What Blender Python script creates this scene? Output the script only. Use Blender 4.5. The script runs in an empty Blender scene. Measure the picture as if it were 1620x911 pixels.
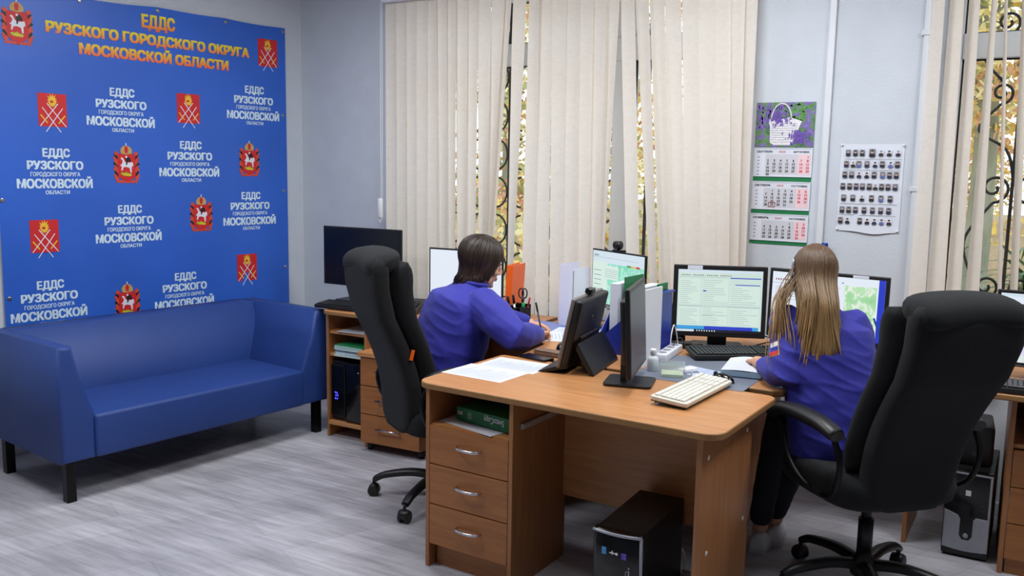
import bpy, bmesh, math, random
from mathutils import Vector, Matrix, Euler, Quaternion, noise
random.seed(7)
R = math.radians
scene = bpy.context.scene
COL = scene.collection

# ---------------------------------------------------------------- camera, light, exposure
CAM_ROWS = ((0.86190117, 0.08180087, -0.5004348), (0.50678689, -0.10562318, 0.85557629), (0.01712937, -0.991036, -0.13249235))
cam_d = bpy.data.cameras.new('camera'); cam = bpy.data.objects.new('camera', cam_d); COL.objects.link(cam)
cam_d.sensor_fit = 'HORIZONTAL'; cam_d.sensor_width = 36.0; cam_d.lens = 1400 / 1620 * 36.0
cam_d.clip_start = 0.05; cam_d.clip_end = 300
_r = Matrix([[c[0], -c[1], -c[2]] for c in CAM_ROWS])
cam.matrix_world = Matrix.Translation((0, 0, 1.6)) @ _r.to_4x4()
scene.camera = cam
vs = scene.view_settings
vs.view_transform = 'Standard'; vs.look = 'None'; vs.gamma = 1.0; vs.use_curve_mapping = False
vs.exposure = 0.0

def lin(c):
    return tuple((v / 12.92 if v <= 0.04045 else ((v + 0.055) / 1.055) ** 2.4) for v in (x / 255 for x in c)) + (1.0,)

world = bpy.data.worlds.new('overcast_sky'); scene.world = world; world.use_nodes = True
wn = world.node_tree; wn.nodes.clear()
wo = wn.nodes.new('ShaderNodeOutputWorld'); wb = wn.nodes.new('ShaderNodeBackground')
tc = wn.nodes.new('ShaderNodeTexCoord'); sx = wn.nodes.new('ShaderNodeSeparateXYZ'); rp = wn.nodes.new('ShaderNodeValToRGB')
wn.links.new(tc.outputs['Generated'], sx.inputs[0]); wn.links.new(sx.outputs['Z'], rp.inputs[0])
rp.color_ramp.elements[0].position = 0.0; rp.color_ramp.elements[0].color = lin((232, 236, 236))
rp.color_ramp.elements[1].position = 0.7; rp.color_ramp.elements[1].color = lin((205, 220, 240))
wn.links.new(rp.outputs[0], wb.inputs[0]); wb.inputs[1].default_value = 2.2
wn.links.new(wb.outputs[0], wo.inputs[0])

def area(name, loc, size, power, col=(1, 1, 1), rot=(0, 0, 0)):
    l = bpy.data.lights.new(name, 'AREA'); l.shape = 'RECTANGLE'; l.size = size[0]; l.size_y = size[1]
    l.energy = power; l.color = col
    o = bpy.data.objects.new(name, l); o.location = loc; o.rotation_euler = rot; COL.objects.link(o); return o
for i, (lx, ly, pw) in enumerate([(-3.3, 1.7, 31), (-1.4, 1.9, 9), (-2.9, 3.3, 26), (-1.25, 3.4, 36), (0.5, 3.4, 34)]):
    area('ceiling_lamp', (lx, ly, 2.88), (0.62, 0.62), pw, (0.94, 0.97, 1.0))

# ---------------------------------------------------------------- helpers
class B:
    """collects geometry of ONE mesh object"""
    def __init__(self): self.bm = bmesh.new()
    def _merge(self, t, M=None, mi=0, smooth=False):
        if M is not None: bmesh.ops.transform(t, matrix=M, verts=t.verts)
        for f in t.faces: f.material_index = mi; f.smooth = smooth
        me = bpy.data.meshes.new('tmp'); t.to_mesh(me); t.free(); self.bm.from_mesh(me); bpy.data.meshes.remove(me)
        return self
    def box(self, x0, x1, y0, y1, z0, z1, bev=0.0, seg=2, mi=0, M=None, smooth=None):
        t = bmesh.new(); bmesh.ops.create_cube(t, size=1)
        for v in t.verts: v.co = Vector((x0 + (v.co.x + .5) * (x1 - x0), y0 + (v.co.y + .5) * (y1 - y0), z0 + (v.co.z + .5) * (z1 - z0)))
        if bev > 0: bmesh.ops.bevel(t, geom=t.edges[:], offset=bev, segments=seg, affect='EDGES', profile=0.5)
        return self._merge(t, M, mi, (bev > 0.004) if smooth is None else smooth)
    def prism(self, poly, z0, z1, bev=0.0, seg=2, mi=0, M=None, smooth=False):
        t = bmesh.new(); vs_ = [t.verts.new((p[0], p[1], z0)) for p in poly]; f = t.faces.new(vs_)
        r = bmesh.ops.extrude_face_region(t, geom=[f]); nv = [e for e in r['geom'] if isinstance(e, bmesh.types.BMVert)]
        for v in nv: v.co.z = z1
        bmesh.ops.recalc_face_normals(t, faces=t.faces)
        if bev > 0:
            es = [e for e in t.edges if abs(e.verts[0].co.z - e.verts[1].co.z) < 1e-6]
            bmesh.ops.bevel(t, geom=es, offset=bev, segments=seg, affect='EDGES', profile=0.5)
        return self._merge(t, M, mi, smooth)
    def poly(self, pts, mi=0, smooth=False):
        vs_ = [self.bm.verts.new(p) for p in pts]; f = self.bm.faces.new(vs_); f.material_index = mi; f.smooth = smooth; return self
    def grid(self, fn, nu, nv, mi=0, smooth=True):
        vs_ = [[self.bm.verts.new(fn(i / nu, j / nv)) for j in range(nv + 1)] for i in range(nu + 1)]
        for i in range(nu):
            for j in range(nv):
                f = self.bm.faces.new((vs_[i][j], vs_[i + 1][j], vs_[i + 1][j + 1], vs_[i][j + 1])); f.material_index = mi; f.smooth = smooth
        return self
    def loft(self, rings, cap=True, mi=0, smooth=True, close=True):
        vr = [[self.bm.verts.new(p) for p in r] for r in rings]; n = len(vr[0])
        for a, b in zip(vr[:-1], vr[1:]):
            for i in range(n if close else n - 1):
                j = (i + 1) % n
                f = self.bm.faces.new((a[i], a[j], b[j], b[i])); f.material_index = mi; f.smooth = smooth
        if cap:
            for r, rev in ((vr[0], True), (vr[-1], False)):
                f = self.bm.faces.new(r[::-1] if rev else r); f.material_index = mi; f.smooth = False
        return self
    def tube(self, pts, r, n=10, cap=True, mi=0, flat=None):
        pts = [Vector(p) for p in pts]; m = len(pts)
        rs = r if isinstance(r, (list, tuple)) else [r] * m
        rings = []; up = None
        for i, p in enumerate(pts):
            t = (pts[min(i + 1, m - 1)] - pts[max(i - 1, 0)]).normalized()
            if up is None:
                up = Vector((0, 0, 1)) if abs(t.z) < 0.9 else Vector((1, 0, 0))
            u = up - t * up.dot(t)
            if u.length < 1e-4: u = t.orthogonal()
            u.normalize(); up = u; w = t.cross(u)
            rings.append([p + (u * math.cos(2 * math.pi * k / n) * (flat or 1) + w * math.sin(2 * math.pi * k / n)) * rs[i] for k in range(n)])
        return self.loft(rings, cap, mi)
    def cyl(self, p0, p1, r0, r1=None, n=20, mi=0, cap=True): return self.tube([p0, p1], [r0, r0 if r1 is None else r1], n, cap, mi)
    def lathe(self, prof, n=24, mi=0, M=None):
        t = B(); t.loft([[(r * math.cos(2 * math.pi * k / n), r * math.sin(2 * math.pi * k / n), z) for k in range(n)] for r, z in prof], True, mi)
        return self._merge(t.bm, M, mi, True)
    def ell(self, c, r, M=None, mi=0, n=20, m=14):
        t = bmesh.new(); bmesh.ops.create_uvsphere(t, u_segments=n, v_segments=m, radius=1)
        for v in t.verts: v.co = Vector((c[0] + v.co.x * r[0], c[1] + v.co.y * r[1], c[2] + v.co.z * r[2]))
        return self._merge(t, M, mi, True)
    def text(self, s, M, size=1.0, width=None, bold=0.0, align='CENTER', mi=0, depth=0.0):
        me = text_mesh(s, bold); xs = [v.co.x for v in me.vertices]; 
        w = (max(xs) - min(xs)); sx_ = size if width is None else width / w
        off = {'CENTER': -(max(xs) + min(xs)) / 2, 'LEFT': -min(xs), 'RIGHT': -max(xs)}[align]
        t = bmesh.new(); t.from_mesh(me)
        for v in t.verts: v.co = Vector(((v.co.x + off) * sx_, v.co.y * size, v.co.z * size))
        return self._merge(t, M, mi, False)
    def done(self, name, mats, parent=None, M=None, weld=False, normals=True):
        if weld: bmesh.ops.remove_doubles(self.bm, verts=self.bm.verts, dist=1e-5)
        if normals: bmesh.ops.recalc_face_normals(self.bm, faces=self.bm.faces)
        me = bpy.data.meshes.new(name); self.bm.to_mesh(me); self.bm.free()
        for m in (mats if isinstance(mats, (list, tuple)) else [mats]): me.materials.append(m)
        o = bpy.data.objects.new(name, me); COL.objects.link(o)
        if parent is not None: o.parent = parent
        if M is not None: o.matrix_local = M
        return o

_tc = {}
def text_mesh(s, bold=0.0):
    """letter height (capitals) normalised to 1, base line at y=0"""
    k = (s, bold)
    if k in _tc: return _tc[k]
    cu = bpy.data.curves.new('txt', 'FONT'); cu.body = s; cu.size = 1.0; cu.resolution_u = 2; cu.fill_mode = 'FRONT'
    o = bpy.data.objects.new('txt', cu); COL.objects.link(o)
    me = bpy.data.meshes.new_from_object(o)
    bpy.data.objects.remove(o); bpy.data.curves.remove(cu)
    for v in me.vertices: v.co = v.co / 0.727
    if bold:                                         # heavier strokes: the same outlines laid again a little to each side
        t = bmesh.new()
        for i, (dx, dy) in enumerate(((-bold, -bold * .5), (bold, -bold * .5), (-bold, bold * .5), (bold, bold * .5), (0, 0))):
            n = len(t.verts); t.from_mesh(me); t.verts.ensure_lookup_table()
            for v in t.verts[n:]: v.co.x += dx; v.co.y += dy; v.co.z = 0.006 * i
        t.to_mesh(me); t.free()
    _tc[k] = me
    return me

def tag(o, label=None, cat=None, group=None, kind=None):
    if label: o['label'] = label
    if cat: o['category'] = cat
    if group: o['group'] = group
    if kind: o['kind'] = kind
    return o
def thing(name, label, cat, loc=(0, 0, 0), rotz=0.0, group=None):
    o = bpy.data.objects.new(name, None); o.empty_display_size = 0.05; COL.objects.link(o)
    o.location = loc; o.rotation_euler = (0, 0, rotz)
    return tag(o, label, cat, group)
def struct(o): o['kind'] = 'structure'; return o
def copy_tree(o, parent=None):
    c = o.copy(); COL.objects.link(c)
    if parent is not None: c.parent = parent
    for ch in list(o.children): copy_tree(ch, c)
    return c
def T(x=0, y=0, z=0): return Matrix.Translation((x, y, z))
def RX(a): return Matrix.Rotation(a, 4, 'X')
def RY(a): return Matrix.Rotation(a, 4, 'Y')
def RZ(a): return Matrix.Rotation(a, 4, 'Z')
def spline(pts, n=8):
    pts = [Vector(p) for p in pts]; out = []
    for i in range(len(pts) - 1):
        p0, p1, p2, p3 = pts[max(i - 1, 0)], pts[i], pts[i + 1], pts[min(i + 2, len(pts) - 1)]
        for k in range(n):
            t = k / n
            out.append(0.5 * ((2 * p1) + (p2 - p0) * t + (2 * p0 - 5 * p1 + 4 * p2 - p3) * t * t + (3 * p1 - p0 - 3 * p2 + p3) * t ** 3))
    out.append(pts[-1]); return out
def se_ring(cx, cy, z, rx, ry, e=2.5, n=28):
    out = []
    for k in range(n):
        a = 2 * math.pi * k / n; ca, sa = math.cos(a), math.sin(a)
        out.append((cx + rx * math.copysign(abs(ca) ** (2 / e), ca), cy + ry * math.copysign(abs(sa) ** (2 / e), sa), z))
    return out
def round_rect(x0, x1, y0, y1, r, n=6, rs=None):
    rs = rs or (r, r, r, r); out = []
    for (cx, cy, a0, rr) in ((x1, y1, 0, rs[0]), (x0, y1, 90, rs[1]), (x0, y0, 180, rs[2]), (x1, y0, 270, rs[3])):
        ix = cx - rr if cx == x1 else cx + rr; iy = cy - rr if cy == y1 else cy + rr
        for k in range(n + 1):
            a = R(a0 + 90 * k / n); out.append((ix + rr * math.cos(a), iy + rr * math.sin(a)))
    return out

# ---------------------------------------------------------------- materials
def mat(name, col, rough=0.5, metal=0.0, nscale=0, namp=0.06, bump=0.0, bscale=None, spec=None, coat=0.0, sheen=0.0, stretch=None, alpha=None):
    m = bpy.data.materials.new(name); m.use_nodes = True; nt = m.node_tree; p = nt.nodes['Principled BSDF']
    c = lin(col); p.inputs['Base Color'].default_value = c
    p.inputs['Roughness'].default_value = rough; p.inputs['Metallic'].default_value = metal
    if spec is not None: p.inputs['Specular IOR Level'].default_value = spec
    if coat: p.inputs['Coat Weight'].default_value = coat
    if sheen: p.inputs['Sheen Weight'].default_value = sheen; p.inputs['Sheen Roughness'].default_value = 0.6
    tcn = nt.nodes.new('ShaderNodeTexCoord'); mp = nt.nodes.new('ShaderNodeMapping'); nt.links.new(tcn.outputs['Object'], mp.inputs[0])
    if stretch: mp.inputs['Scale'].default_value = stretch
    if nscale:
        n = nt.nodes.new('ShaderNodeTexNoise'); n.inputs['Scale'].default_value = nscale; n.inputs['Detail'].default_value = 5
        nt.links.new(mp.outputs[0], n.inputs['Vector'])
        r = nt.nodes.new('ShaderNodeValToRGB'); nt.links.new(n.outputs['Fac'], r.inputs[0])
        r.color_ramp.elements[0].position = 0.3; r.color_ramp.elements[1].position = 0.7
        r.color_ramp.elements[0].color = tuple(max(0, v * (1 - namp)) for v in c[:3]) + (1,)
        r.color_ramp.elements[1].color = tuple(min(1, v * (1 + namp)) for v in c[:3]) + (1,)
        nt.links.new(r.outputs[0], p.inputs['Base Color'])
    if bump:
        n2 = nt.nodes.new('ShaderNodeTexNoise'); n2.inputs['Scale'].default_value = bscale or 60; n2.inputs['Detail'].default_value = 4
        nt.links.new(mp.outputs[0], n2.inputs['Vector'])
        b = nt.nodes.new('ShaderNodeBump'); b.inputs['Strength'].default_value = bump; b.inputs['Distance'].default_value = 0.01
        nt.links.new(n2.outputs['Fac'], b.inputs['Height']); nt.links.new(b.outputs[0], p.inputs['Normal'])
    return m
def wood(name, a, b, stretch, rough=0.38):
    m = bpy.data.materials.new(name); m.use_nodes = True; nt = m.node_tree; p = nt.nodes['Principled BSDF']
    tcn = nt.nodes.new('ShaderNodeTexCoord'); mp = nt.nodes.new('ShaderNodeMapping'); nt.links.new(tcn.outputs['Object'], mp.inputs[0]); mp.inputs['Scale'].default_value = stretch
    n = nt.nodes.new('ShaderNodeTexNoise'); n.inputs['Scale'].default_value = 3.2; n.inputs['Detail'].default_value = 7; n.inputs['Roughness'].default_value = 0.62; n.inputs['Distortion'].default_value = 0.5
    nt.links.new(mp.outputs[0], n.inputs['Vector'])
    r = nt.nodes.new('ShaderNodeValToRGB'); nt.links.new(n.outputs['Fac'], r.inputs[0])
    r.color_ramp.elements[0].position = 0.32; r.color_ramp.elements[1].position = 0.68
    r.color_ramp.elements[0].color = lin(a); r.color_ramp.elements[1].color = lin(b)
    nt.links.new(r.outputs[0], p.inputs['Base Color']); p.inputs['Roughness'].default_value = rough
    return m
def emis(name, col, s=1.0):
    m = bpy.data.materials.new(name); m.use_nodes = True; nt = m.node_tree; p = nt.nodes['Principled BSDF']
    p.inputs['Base Color'].default_value = (0.01, 0.01, 0.01, 1); p.inputs['Roughness'].default_value = 0.25
    p.inputs['Emission Color'].default_value = lin(col); p.inputs['Emission Strength'].default_value = s
    return m
def emis_map(name, stops, scale=14, s=1.0):
    m = emis(name, (255, 255, 255), s); nt = m.node_tree; p = nt.nodes['Principled BSDF']
    tcn = nt.nodes.new('ShaderNodeTexCoord'); n = nt.nodes.new('ShaderNodeTexNoise'); n.inputs['Scale'].default_value = scale; n.inputs['Detail'].default_value = 6
    nt.links.new(tcn.outputs['Object'], n.inputs['Vector']); r = nt.nodes.new('ShaderNodeValToRGB'); nt.links.new(n.outputs['Fac'], r.inputs[0])
    e = r.color_ramp.elements; e[0].position, e[0].color = stops[0][0], lin(stops[0][1]); e[1].position, e[1].color = stops[-1][0], lin(stops[-1][1])
    for ps, c in stops[1:-1]: x = e.new(ps); x.color = lin(c)
    nt.links.new(r.outputs[0], p.inputs['Emission Color']); return m

WOOD_X = wood('alder_laminate_lit_lengthwise', (178, 120, 72), (200, 142, 90), (1.2, 14, 14))  # the alder with light from above put into its colour
WOOD_Z = wood('alder_laminate_shaded_upright', (150, 97, 56), (172, 116, 70), (14, 14, 1.0))  # same alder, darkened in colour for the shade on upright faces
WOODF = wood('alder_drawer_front_shaded', (152, 94, 48), (173, 112, 60), (1.2, 14, 14), 0.42)  # same alder again, shade of the fronts painted into the tone
EDGE = mat('olive_beech_edge_band', (150, 108, 62), 0.45, nscale=30, namp=0.08)
BLK = mat('black_plastic', (22, 22, 24), 0.42, nscale=40, namp=0.1)
BLKG = mat('glossy_black_plastic', (12, 12, 14), 0.15, nscale=10, namp=0.05)
DGR = mat('dark_grey_plastic', (44, 45, 48), 0.5, nscale=60, namp=0.08)
CHROME = mat('chrome', (200, 200, 205), 0.18, 1.0, nscale=20, namp=0.03)
SILV = mat('silver_plastic', (165, 168, 175), 0.3, 0.4, nscale=30, namp=0.04)
FABRIC = mat('charcoal_woven_fabric', (27, 28, 30), 0.92, nscale=180, namp=0.25, bump=0.25, bscale=420, sheen=0.04, spec=.25)
WHITEP = mat('white_plastic', (232, 232, 235), 0.35, nscale=10, namp=0.02)
PAPER = mat('white_paper', (216, 220, 230), 0.8, nscale=12, namp=0.02)
INKG = mat('grey_print', (150, 152, 165), 0.8, nscale=50, namp=0.1)
INKD = mat('dark_print', (30, 30, 38), 0.7, nscale=50, namp=0.1)
INKR = mat('red_print', (200, 50, 60), 0.7, nscale=50, namp=0.05)
BLUEP = mat('blue_plastic', (28, 48, 150), 0.35, nscale=20, namp=0.06)
ORANGEP = mat('orange_plastic', (240, 100, 20), 0.4, nscale=20, namp=0.04)
GREENP = mat('green_card', (18, 110, 60), 0.5, nscale=30, namp=0.06)
DARKMET = mat('blackened_steel', (20, 20, 22), 0.4, 0.6, nscale=30, namp=0.1)
SKIN = mat('skin', (214, 160, 132), 0.5, nscale=30, namp=0.06, bump=0.03, bscale=250)

# ---------------------------------------------------------------- room shell
YW = 4.68                        # face of the window wall
ZC = 2.95
WA = RZ(R(83)); WAO = Vector((-4.463, 4.68, 0))       # left wall: local x runs towards the corner, local y into the wall
WAM = T(*WAO) @ WA
wallm = mat('pale_blue_grey_wall_paint', (199, 205, 213), 0.85, nscale=7, namp=0.03, bump=0.12, bscale=90)
ceilm = mat('white_ceiling_paint', (235, 235, 232), 0.9, nscale=5, namp=0.02)
trimm = mat('white_trim_paint', (214, 217, 222), 0.5, nscale=9, namp=0.02)

def floor_material():
    m = bpy.data.materials.new('pale_grey_oak_laminate'); m.use_nodes = True; nt = m.node_tree; p = nt.nodes['Principled BSDF']; L = nt.links.new; N = nt.nodes.new
    tcn = N('ShaderNodeTexCoord'); mp = N('ShaderNodeMapping'); L(tcn.outputs['Object'], mp.inputs[0]); mp.inputs['Rotation'].default_value = (0, 0, R(-66))
    br = N('ShaderNodeTexBrick'); L(mp.outputs[0], br.inputs['Vector'])
    br.inputs['Scale'].default_value = 1.0; br.inputs['Brick Width'].default_value = 1.29; br.inputs['Row Height'].default_value = 0.19
    br.inputs['Mortar Size'].default_value = 0.0012; br.inputs['Mortar Smooth'].default_value = 0.4; br.offset = 0.37
    br.inputs['Color1'].default_value = (0.42, 0.42, 0.42, 1); br.inputs['Color2'].default_value = (0.60, 0.60, 0.60, 1); br.inputs['Mortar'].default_value = (0.1, 0.1, 0.1, 1)
    mp2 = N('ShaderNodeMapping'); L(tcn.outputs['Object'], mp2.inputs[0]); mp2.inputs['Rotation'].default_value = (0, 0, R(-66)); mp2.inputs['Scale'].default_value = (1.3, 15, 1)
    ns = N('ShaderNodeTexNoise'); L(mp2.outputs[0], ns.inputs['Vector']); ns.inputs['Scale'].default_value = 2.4; ns.inputs['Detail'].default_value = 8; ns.inputs['Roughness'].default_value = 0.65
    sc = N('ShaderNodeVectorMath'); sc.operation = 'MULTIPLY_ADD'
    rp_ = N('ShaderNodeValToRGB'); L(ns.outputs['Fac'], rp_.inputs[0])
    rp_.color_ramp.elements[0].position = 0.3; rp_.color_ramp.elements[0].color = lin((168, 165, 172))
    rp_.color_ramp.elements[1].position = 0.66; rp_.color_ramp.elements[1].color = lin((204, 202, 209))
    ns3 = N('ShaderNodeTexNoise'); mp3 = N('ShaderNodeMapping'); L(tcn.outputs['Object'], mp3.inputs[0]); mp3.inputs['Rotation'].default_value = (0, 0, R(-66)); mp3.inputs['Scale'].default_value = (1.0, 5, 1)
    L(mp3.outputs[0], ns3.inputs['Vector']); ns3.inputs['Scale'].default_value = 1.6; ns3.inputs['Detail'].default_value = 3
    rp3 = N('ShaderNodeValToRGB'); L(ns3.outputs['Fac'], rp3.inputs[0]); rp3.color_ramp.elements[0].position = 0.35; rp3.color_ramp.elements[0].color = (0.72, 0.72, 0.73, 1); rp3.color_ramp.elements[1].position = 0.6; rp3.color_ramp.elements[1].color = (1, 1, 1, 1)
    mx = N('ShaderNodeMix'); mx.data_type = 'RGBA'; mx.blend_type = 'MULTIPLY'; mx.inputs[0].default_value = 1.0
    L(rp_.outputs[0], mx.inputs[6]); L(rp3.outputs[0], mx.inputs[7])
    mx2 = N('ShaderNodeMix'); mx2.data_type = 'RGBA'; mx2.blend_type = 'OVERLAY'; mx2.inputs[0].default_value = 0.45
    L(mx.outputs[2], mx2.inputs[6]); L(br.outputs['Color'], mx2.inputs[7])
    L(mx2.outputs[2], p.inputs['Base Color']); p.inputs['Roughness'].default_value = 0.42
    bp = N('ShaderNodeBump'); bp.inputs['Strength'].default_value = 0.15; bp.inputs['Distance'].default_value = 0.002; L(br.outputs['Fac'], bp.inputs['Height']); bp.invert = True; L(bp.outputs[0], p.inputs['Normal'])
    return m
X1, Y0 = 4.2, -4.6
b = B(); b.box(-6.4, X1 + .2, Y0 - .2, YW + .4, -0.1, 0); struct(b.done('floor', floor_material()))
b = B(); b.box(-6.2, X1 + .2, Y0 - .2, YW + .4, ZC, ZC + .1); struct(b.done('ceiling', ceilm))
WL0, WL1, WR0, WR1, SILL, HEADZ, WD = -3.66, -1.30, -0.43, 1.5, 0.70, 2.70, 0.36
b = B()
b.box(-5.0, WL0, YW, YW + WD, 0, ZC).box(WL1, WR0, YW, YW + WD, 0, ZC).box(WR1, X1 + .2, YW, YW + WD, 0, ZC)
for a_, c_ in ((WL0, WL1), (WR0, WR1)): b.box(a_, c_, YW, YW + WD, 0, SILL).box(a_, c_, YW, YW + WD, HEADZ, ZC)
struct(b.done('wall_back', wallm))
b = B(); b.box(-9.6, 0.05, 0, 0.2, 0, ZC); struct(b.done('wall_left', wallm, M=WAM))
b = B(); b.box(X1, X1 + .2, Y0, YW, 0, ZC); struct(b.done('wall_right', wallm))
b = B(); b.box(-6.2, X1, Y0 - .2, Y0, 0, ZC); struct(b.done('wall_front', wallm))
b = B(); b.box(-9.3, -0.02, -0.016, 0, 0, 0.07, 0.003); struct(b.done('baseboard_left', trimm, M=WAM))
b = B(); b.box(-4.46, X1, YW - 0.016, YW, 0, 0.07, 0.003); struct(b.done('baseboard_back', trimm))

# ---------------------------------------------------------------- windows
frm = mat('white_pvc_frame', (222, 225, 228), 0.35, nscale=8, namp=0.02)
gask = mat('black_rubber_gasket', (18, 18, 18), 0.7, nscale=30, namp=0.1)
def glass_mat():
    m = bpy.data.materials.new('window_glass'); m.use_nodes = True; nt = m.node_tree; nt.nodes.clear()
    o = nt.nodes.new('ShaderNodeOutputMaterial'); t = nt.nodes.new('ShaderNodeBsdfTransparent'); g = nt.nodes.new('ShaderNodeBsdfGlossy'); mx = nt.nodes.new('ShaderNodeMixShader'); f = nt.nodes.new('ShaderNodeFresnel')
    t.inputs[0].default_value = (0.93, 0.95, 0.94, 1); g.inputs['Roughness'].default_value = 0.02; f.inputs[0].default_value = 1.45
    nt.links.new(f.outputs[0], mx.inputs[0]); nt.links.new(t.outputs[0], mx.inputs[1]); nt.links.new(g.outputs[0], mx.inputs[2]); nt.links.new(mx.outputs[0], o.inputs[0]); return m
glassm = glass_mat()
def window(name, x0, x1, mull, tz0, tz1, yF):
    root = bpy.data.objects.new(name, None); COL.objects.link(root); root.location = (0, yF, 0); struct(root)
    f = B(); z0, z1 = SILL, HEADZ; w = 0.075
    f.box(x0, x0 + w, 0, .07, z0, z1, .006).box(x1 - w, x1, 0, .07, z0, z1, .006).box(x0 + w, x1 - w, 0, .07, z0, z0 + w, .006).box(x0 + w, x1 - w, 0, .07, z1 - w, z1, .006)
    f.box(x0 + w, x1 - w, -.012, .07, tz0, tz1, .006)
    for mx_, mw in mull:
        f.box(mx_ - mw / 2, mx_ + mw / 2, -.01, .07, z0 + w, tz0, .006).box(mx_ - mw / 2, mx_ + mw / 2, -.01, .07, tz1, z1 - w, .006)
    f.done('window_frame', frm, root)
    g = B(); xs = [x0 + w] + [v for mx_, mw in mull for v in (mx_ - mw / 2, mx_ + mw / 2)] + [x1 - w]
    k = B()
    for i in range(0, len(xs), 2):
        for za, zb in ((z0 + w, tz0), (tz1, z1 - w)):
            g.poly([(xs[i], .035, za), (xs[i + 1], .035, za), (xs[i + 1], .035, zb), (xs[i], .035, zb)])
            e = .008
            k.box(xs[i], xs[i + 1], .02, .03, zb - e, zb).box(xs[i], xs[i + 1], .02, .03, za, za + e).box(xs[i], xs[i] + e, .02, .03, za, zb).box(xs[i + 1] - e, xs[i + 1], .02, .03, za, zb)
    g.done('window_pane', glassm, root); k.done('gasket', gask, root)
    s = B(); s.box(x0 - .0, x1 + .0, -.16, 0.0, SILL - 0.03, SILL, .006); s.done('window_sill', frm, root)
    return root
window('window_1', WL0, WL1, [(-2.12, .13)], 2.24, 2.375, YW + .20)
window('window_2', WR0, WR1, [(0.02, .05), (0.75, .12)], 2.165, 2.285, YW + .20)

# wrought iron grilles outside
iron = mat('black_wrought_iron', (52, 48, 46), 0.6, 0.3, nscale=30, namp=0.15)
def spiral(cx, cz, r0, turns, a0, sgn, r1=0.012, n=28):
    return [(cx + (r0 + (r1 - r0) * k / n) * math.cos(a0 + sgn * 2 * math.pi * turns * k / n), 0, cz + (r0 + (r1 - r0) * k / n) * math.sin(a0 + sgn * 2 * math.pi * turns * k / n)) for k in range(n + 1)]
def grille(label, x0, x1, bars, scrolls):
    root = thing('window_grille', label, 'window grille', ((x0 + x1) / 2, YW + WD + .06, SILL)); h = HEADZ - SILL; w = (x1 - x0) / 2
    f = B()
    for z in (.02, h - .02): f.box(-w, w, -.008, .008, z - .01, z + .01)
    for x in (-w, w): f.box(x - .01, x + .01, -.008, .008, 0, h)
    f.done('rail', iron, root)
    for bx in bars:
        q = B(); q.box(bx - (x0 + x1) / 2 - .008, bx - (x0 + x1) / 2 + .008, -.008, .008, .02, h - .02); q.done('bar', iron, root)
    for pts in scrolls:
        q = B(); q.tube([(p[0] - (x0 + x1) / 2, p[1], p[2] - SILL) for p in pts], 0.007, 6); q.done('scroll', iron, root)
sc = []
for bx in (-3.35, -3.02, -2.69, -2.36, -1.75, -1.45):
    z = .95
    while z < 2.6:
        for sg in (-1, 1):
            sc.append([(bx + sg * (.012 + .075 * abs(math.sin(R(t)))**1.5), 0, z + .085 * math.cos(R(90 + t))) for t in range(-75, 76, 15)] if False else [(bx + sg * (.10 - .085 * math.cos(R(t))), 0, z + .10 * math.sin(R(t))) for t in range(-85, 86, 17)])
        z += .25
grille('black wrought iron grille of paired C scrolls outside the wide left window', WL0, WL1, (-3.35, -3.02, -2.69, -2.36, -2.05, -1.75, -1.45), sc)
sc = []
for bx in (-0.30, 0.10, 0.5, 0.9, 1.3):
    for sg in (-1, 1):
        for cz, rr in ((1.05, .06), (1.55, .075), (2.02, .055), (2.36, .06)):
            cx = bx + sg * .12
            sp = spiral(cx, cz, rr, 1.35, R(-90), sg)
            sc.append(sp)
        sc.append(spline([(bx + sg * .12, 0, .99), (bx + sg * .03, 0, 1.15), (bx + sg * .01, 0, 1.3), (bx + sg * .12, 0, 1.475)], 6))
        sc.append(spline([(bx + sg * .2, 0, 1.60), (bx + sg * .16, 0, 1.74), (bx + sg * .03, 0, 1.84), (bx + sg * .12, 0, 1.965)], 6))
        sc.append(spline([(bx + sg * .12, 0, 2.075), (bx + sg * .03, 0, 2.2), (bx + sg * .12, 0, 2.3)], 6))
grille('black wrought iron grille with curled scrolls outside the right-hand window', WR0, WR1, (-.10, .30, .7, 1.1), sc)

# ---------------------------------------------------------------- blinds
def blind_mat():
    m = bpy.data.materials.new('cream_blind_fabric'); m.use_nodes = True; nt = m.node_tree; nt.nodes.clear(); N = nt.nodes.new; L = nt.links.new
    o = N('ShaderNodeOutputMaterial'); d = N('ShaderNodeBsdfDiffuse'); t = N('ShaderNodeBsdfTranslucent'); mx = N('ShaderNodeMixShader')
    tcn = N('ShaderNodeTexCoord'); n = N('ShaderNodeTexNoise'); mp = N('ShaderNodeMapping'); L(tcn.outputs['Object'], mp.inputs[0]); mp.inputs['Scale'].default_value = (1, 1, 2.2); mp.inputs['Rotation'].default_value = (0, R(35), 0); L(mp.outputs[0], n.inputs['Vector']); n.inputs['Scale'].default_value = 26; n.inputs['Detail'].default_value = 5; n.inputs['Distortion'].default_value = 1.2
    r = N('ShaderNodeValToRGB'); L(n.outputs['Fac'], r.inputs[0]); r.color_ramp.elements[0].position = .35; r.color_ramp.elements[1].position = .65
    r.color_ramp.elements[0].color = lin((241, 233, 223)); r.color_ramp.elements[1].color = lin((245, 238, 229))
    L(r.outputs[0], d.inputs[0]); L(r.outputs[0], t.inputs[0]); mx.inputs[0].default_value = 0.38
    L(d.outputs[0], mx.inputs[1]); L(t.outputs[0], mx.inputs[2]); L(mx.outputs[0], o.inputs[0]); return m
blindm = blind_mat()
YB = 4.58
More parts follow.
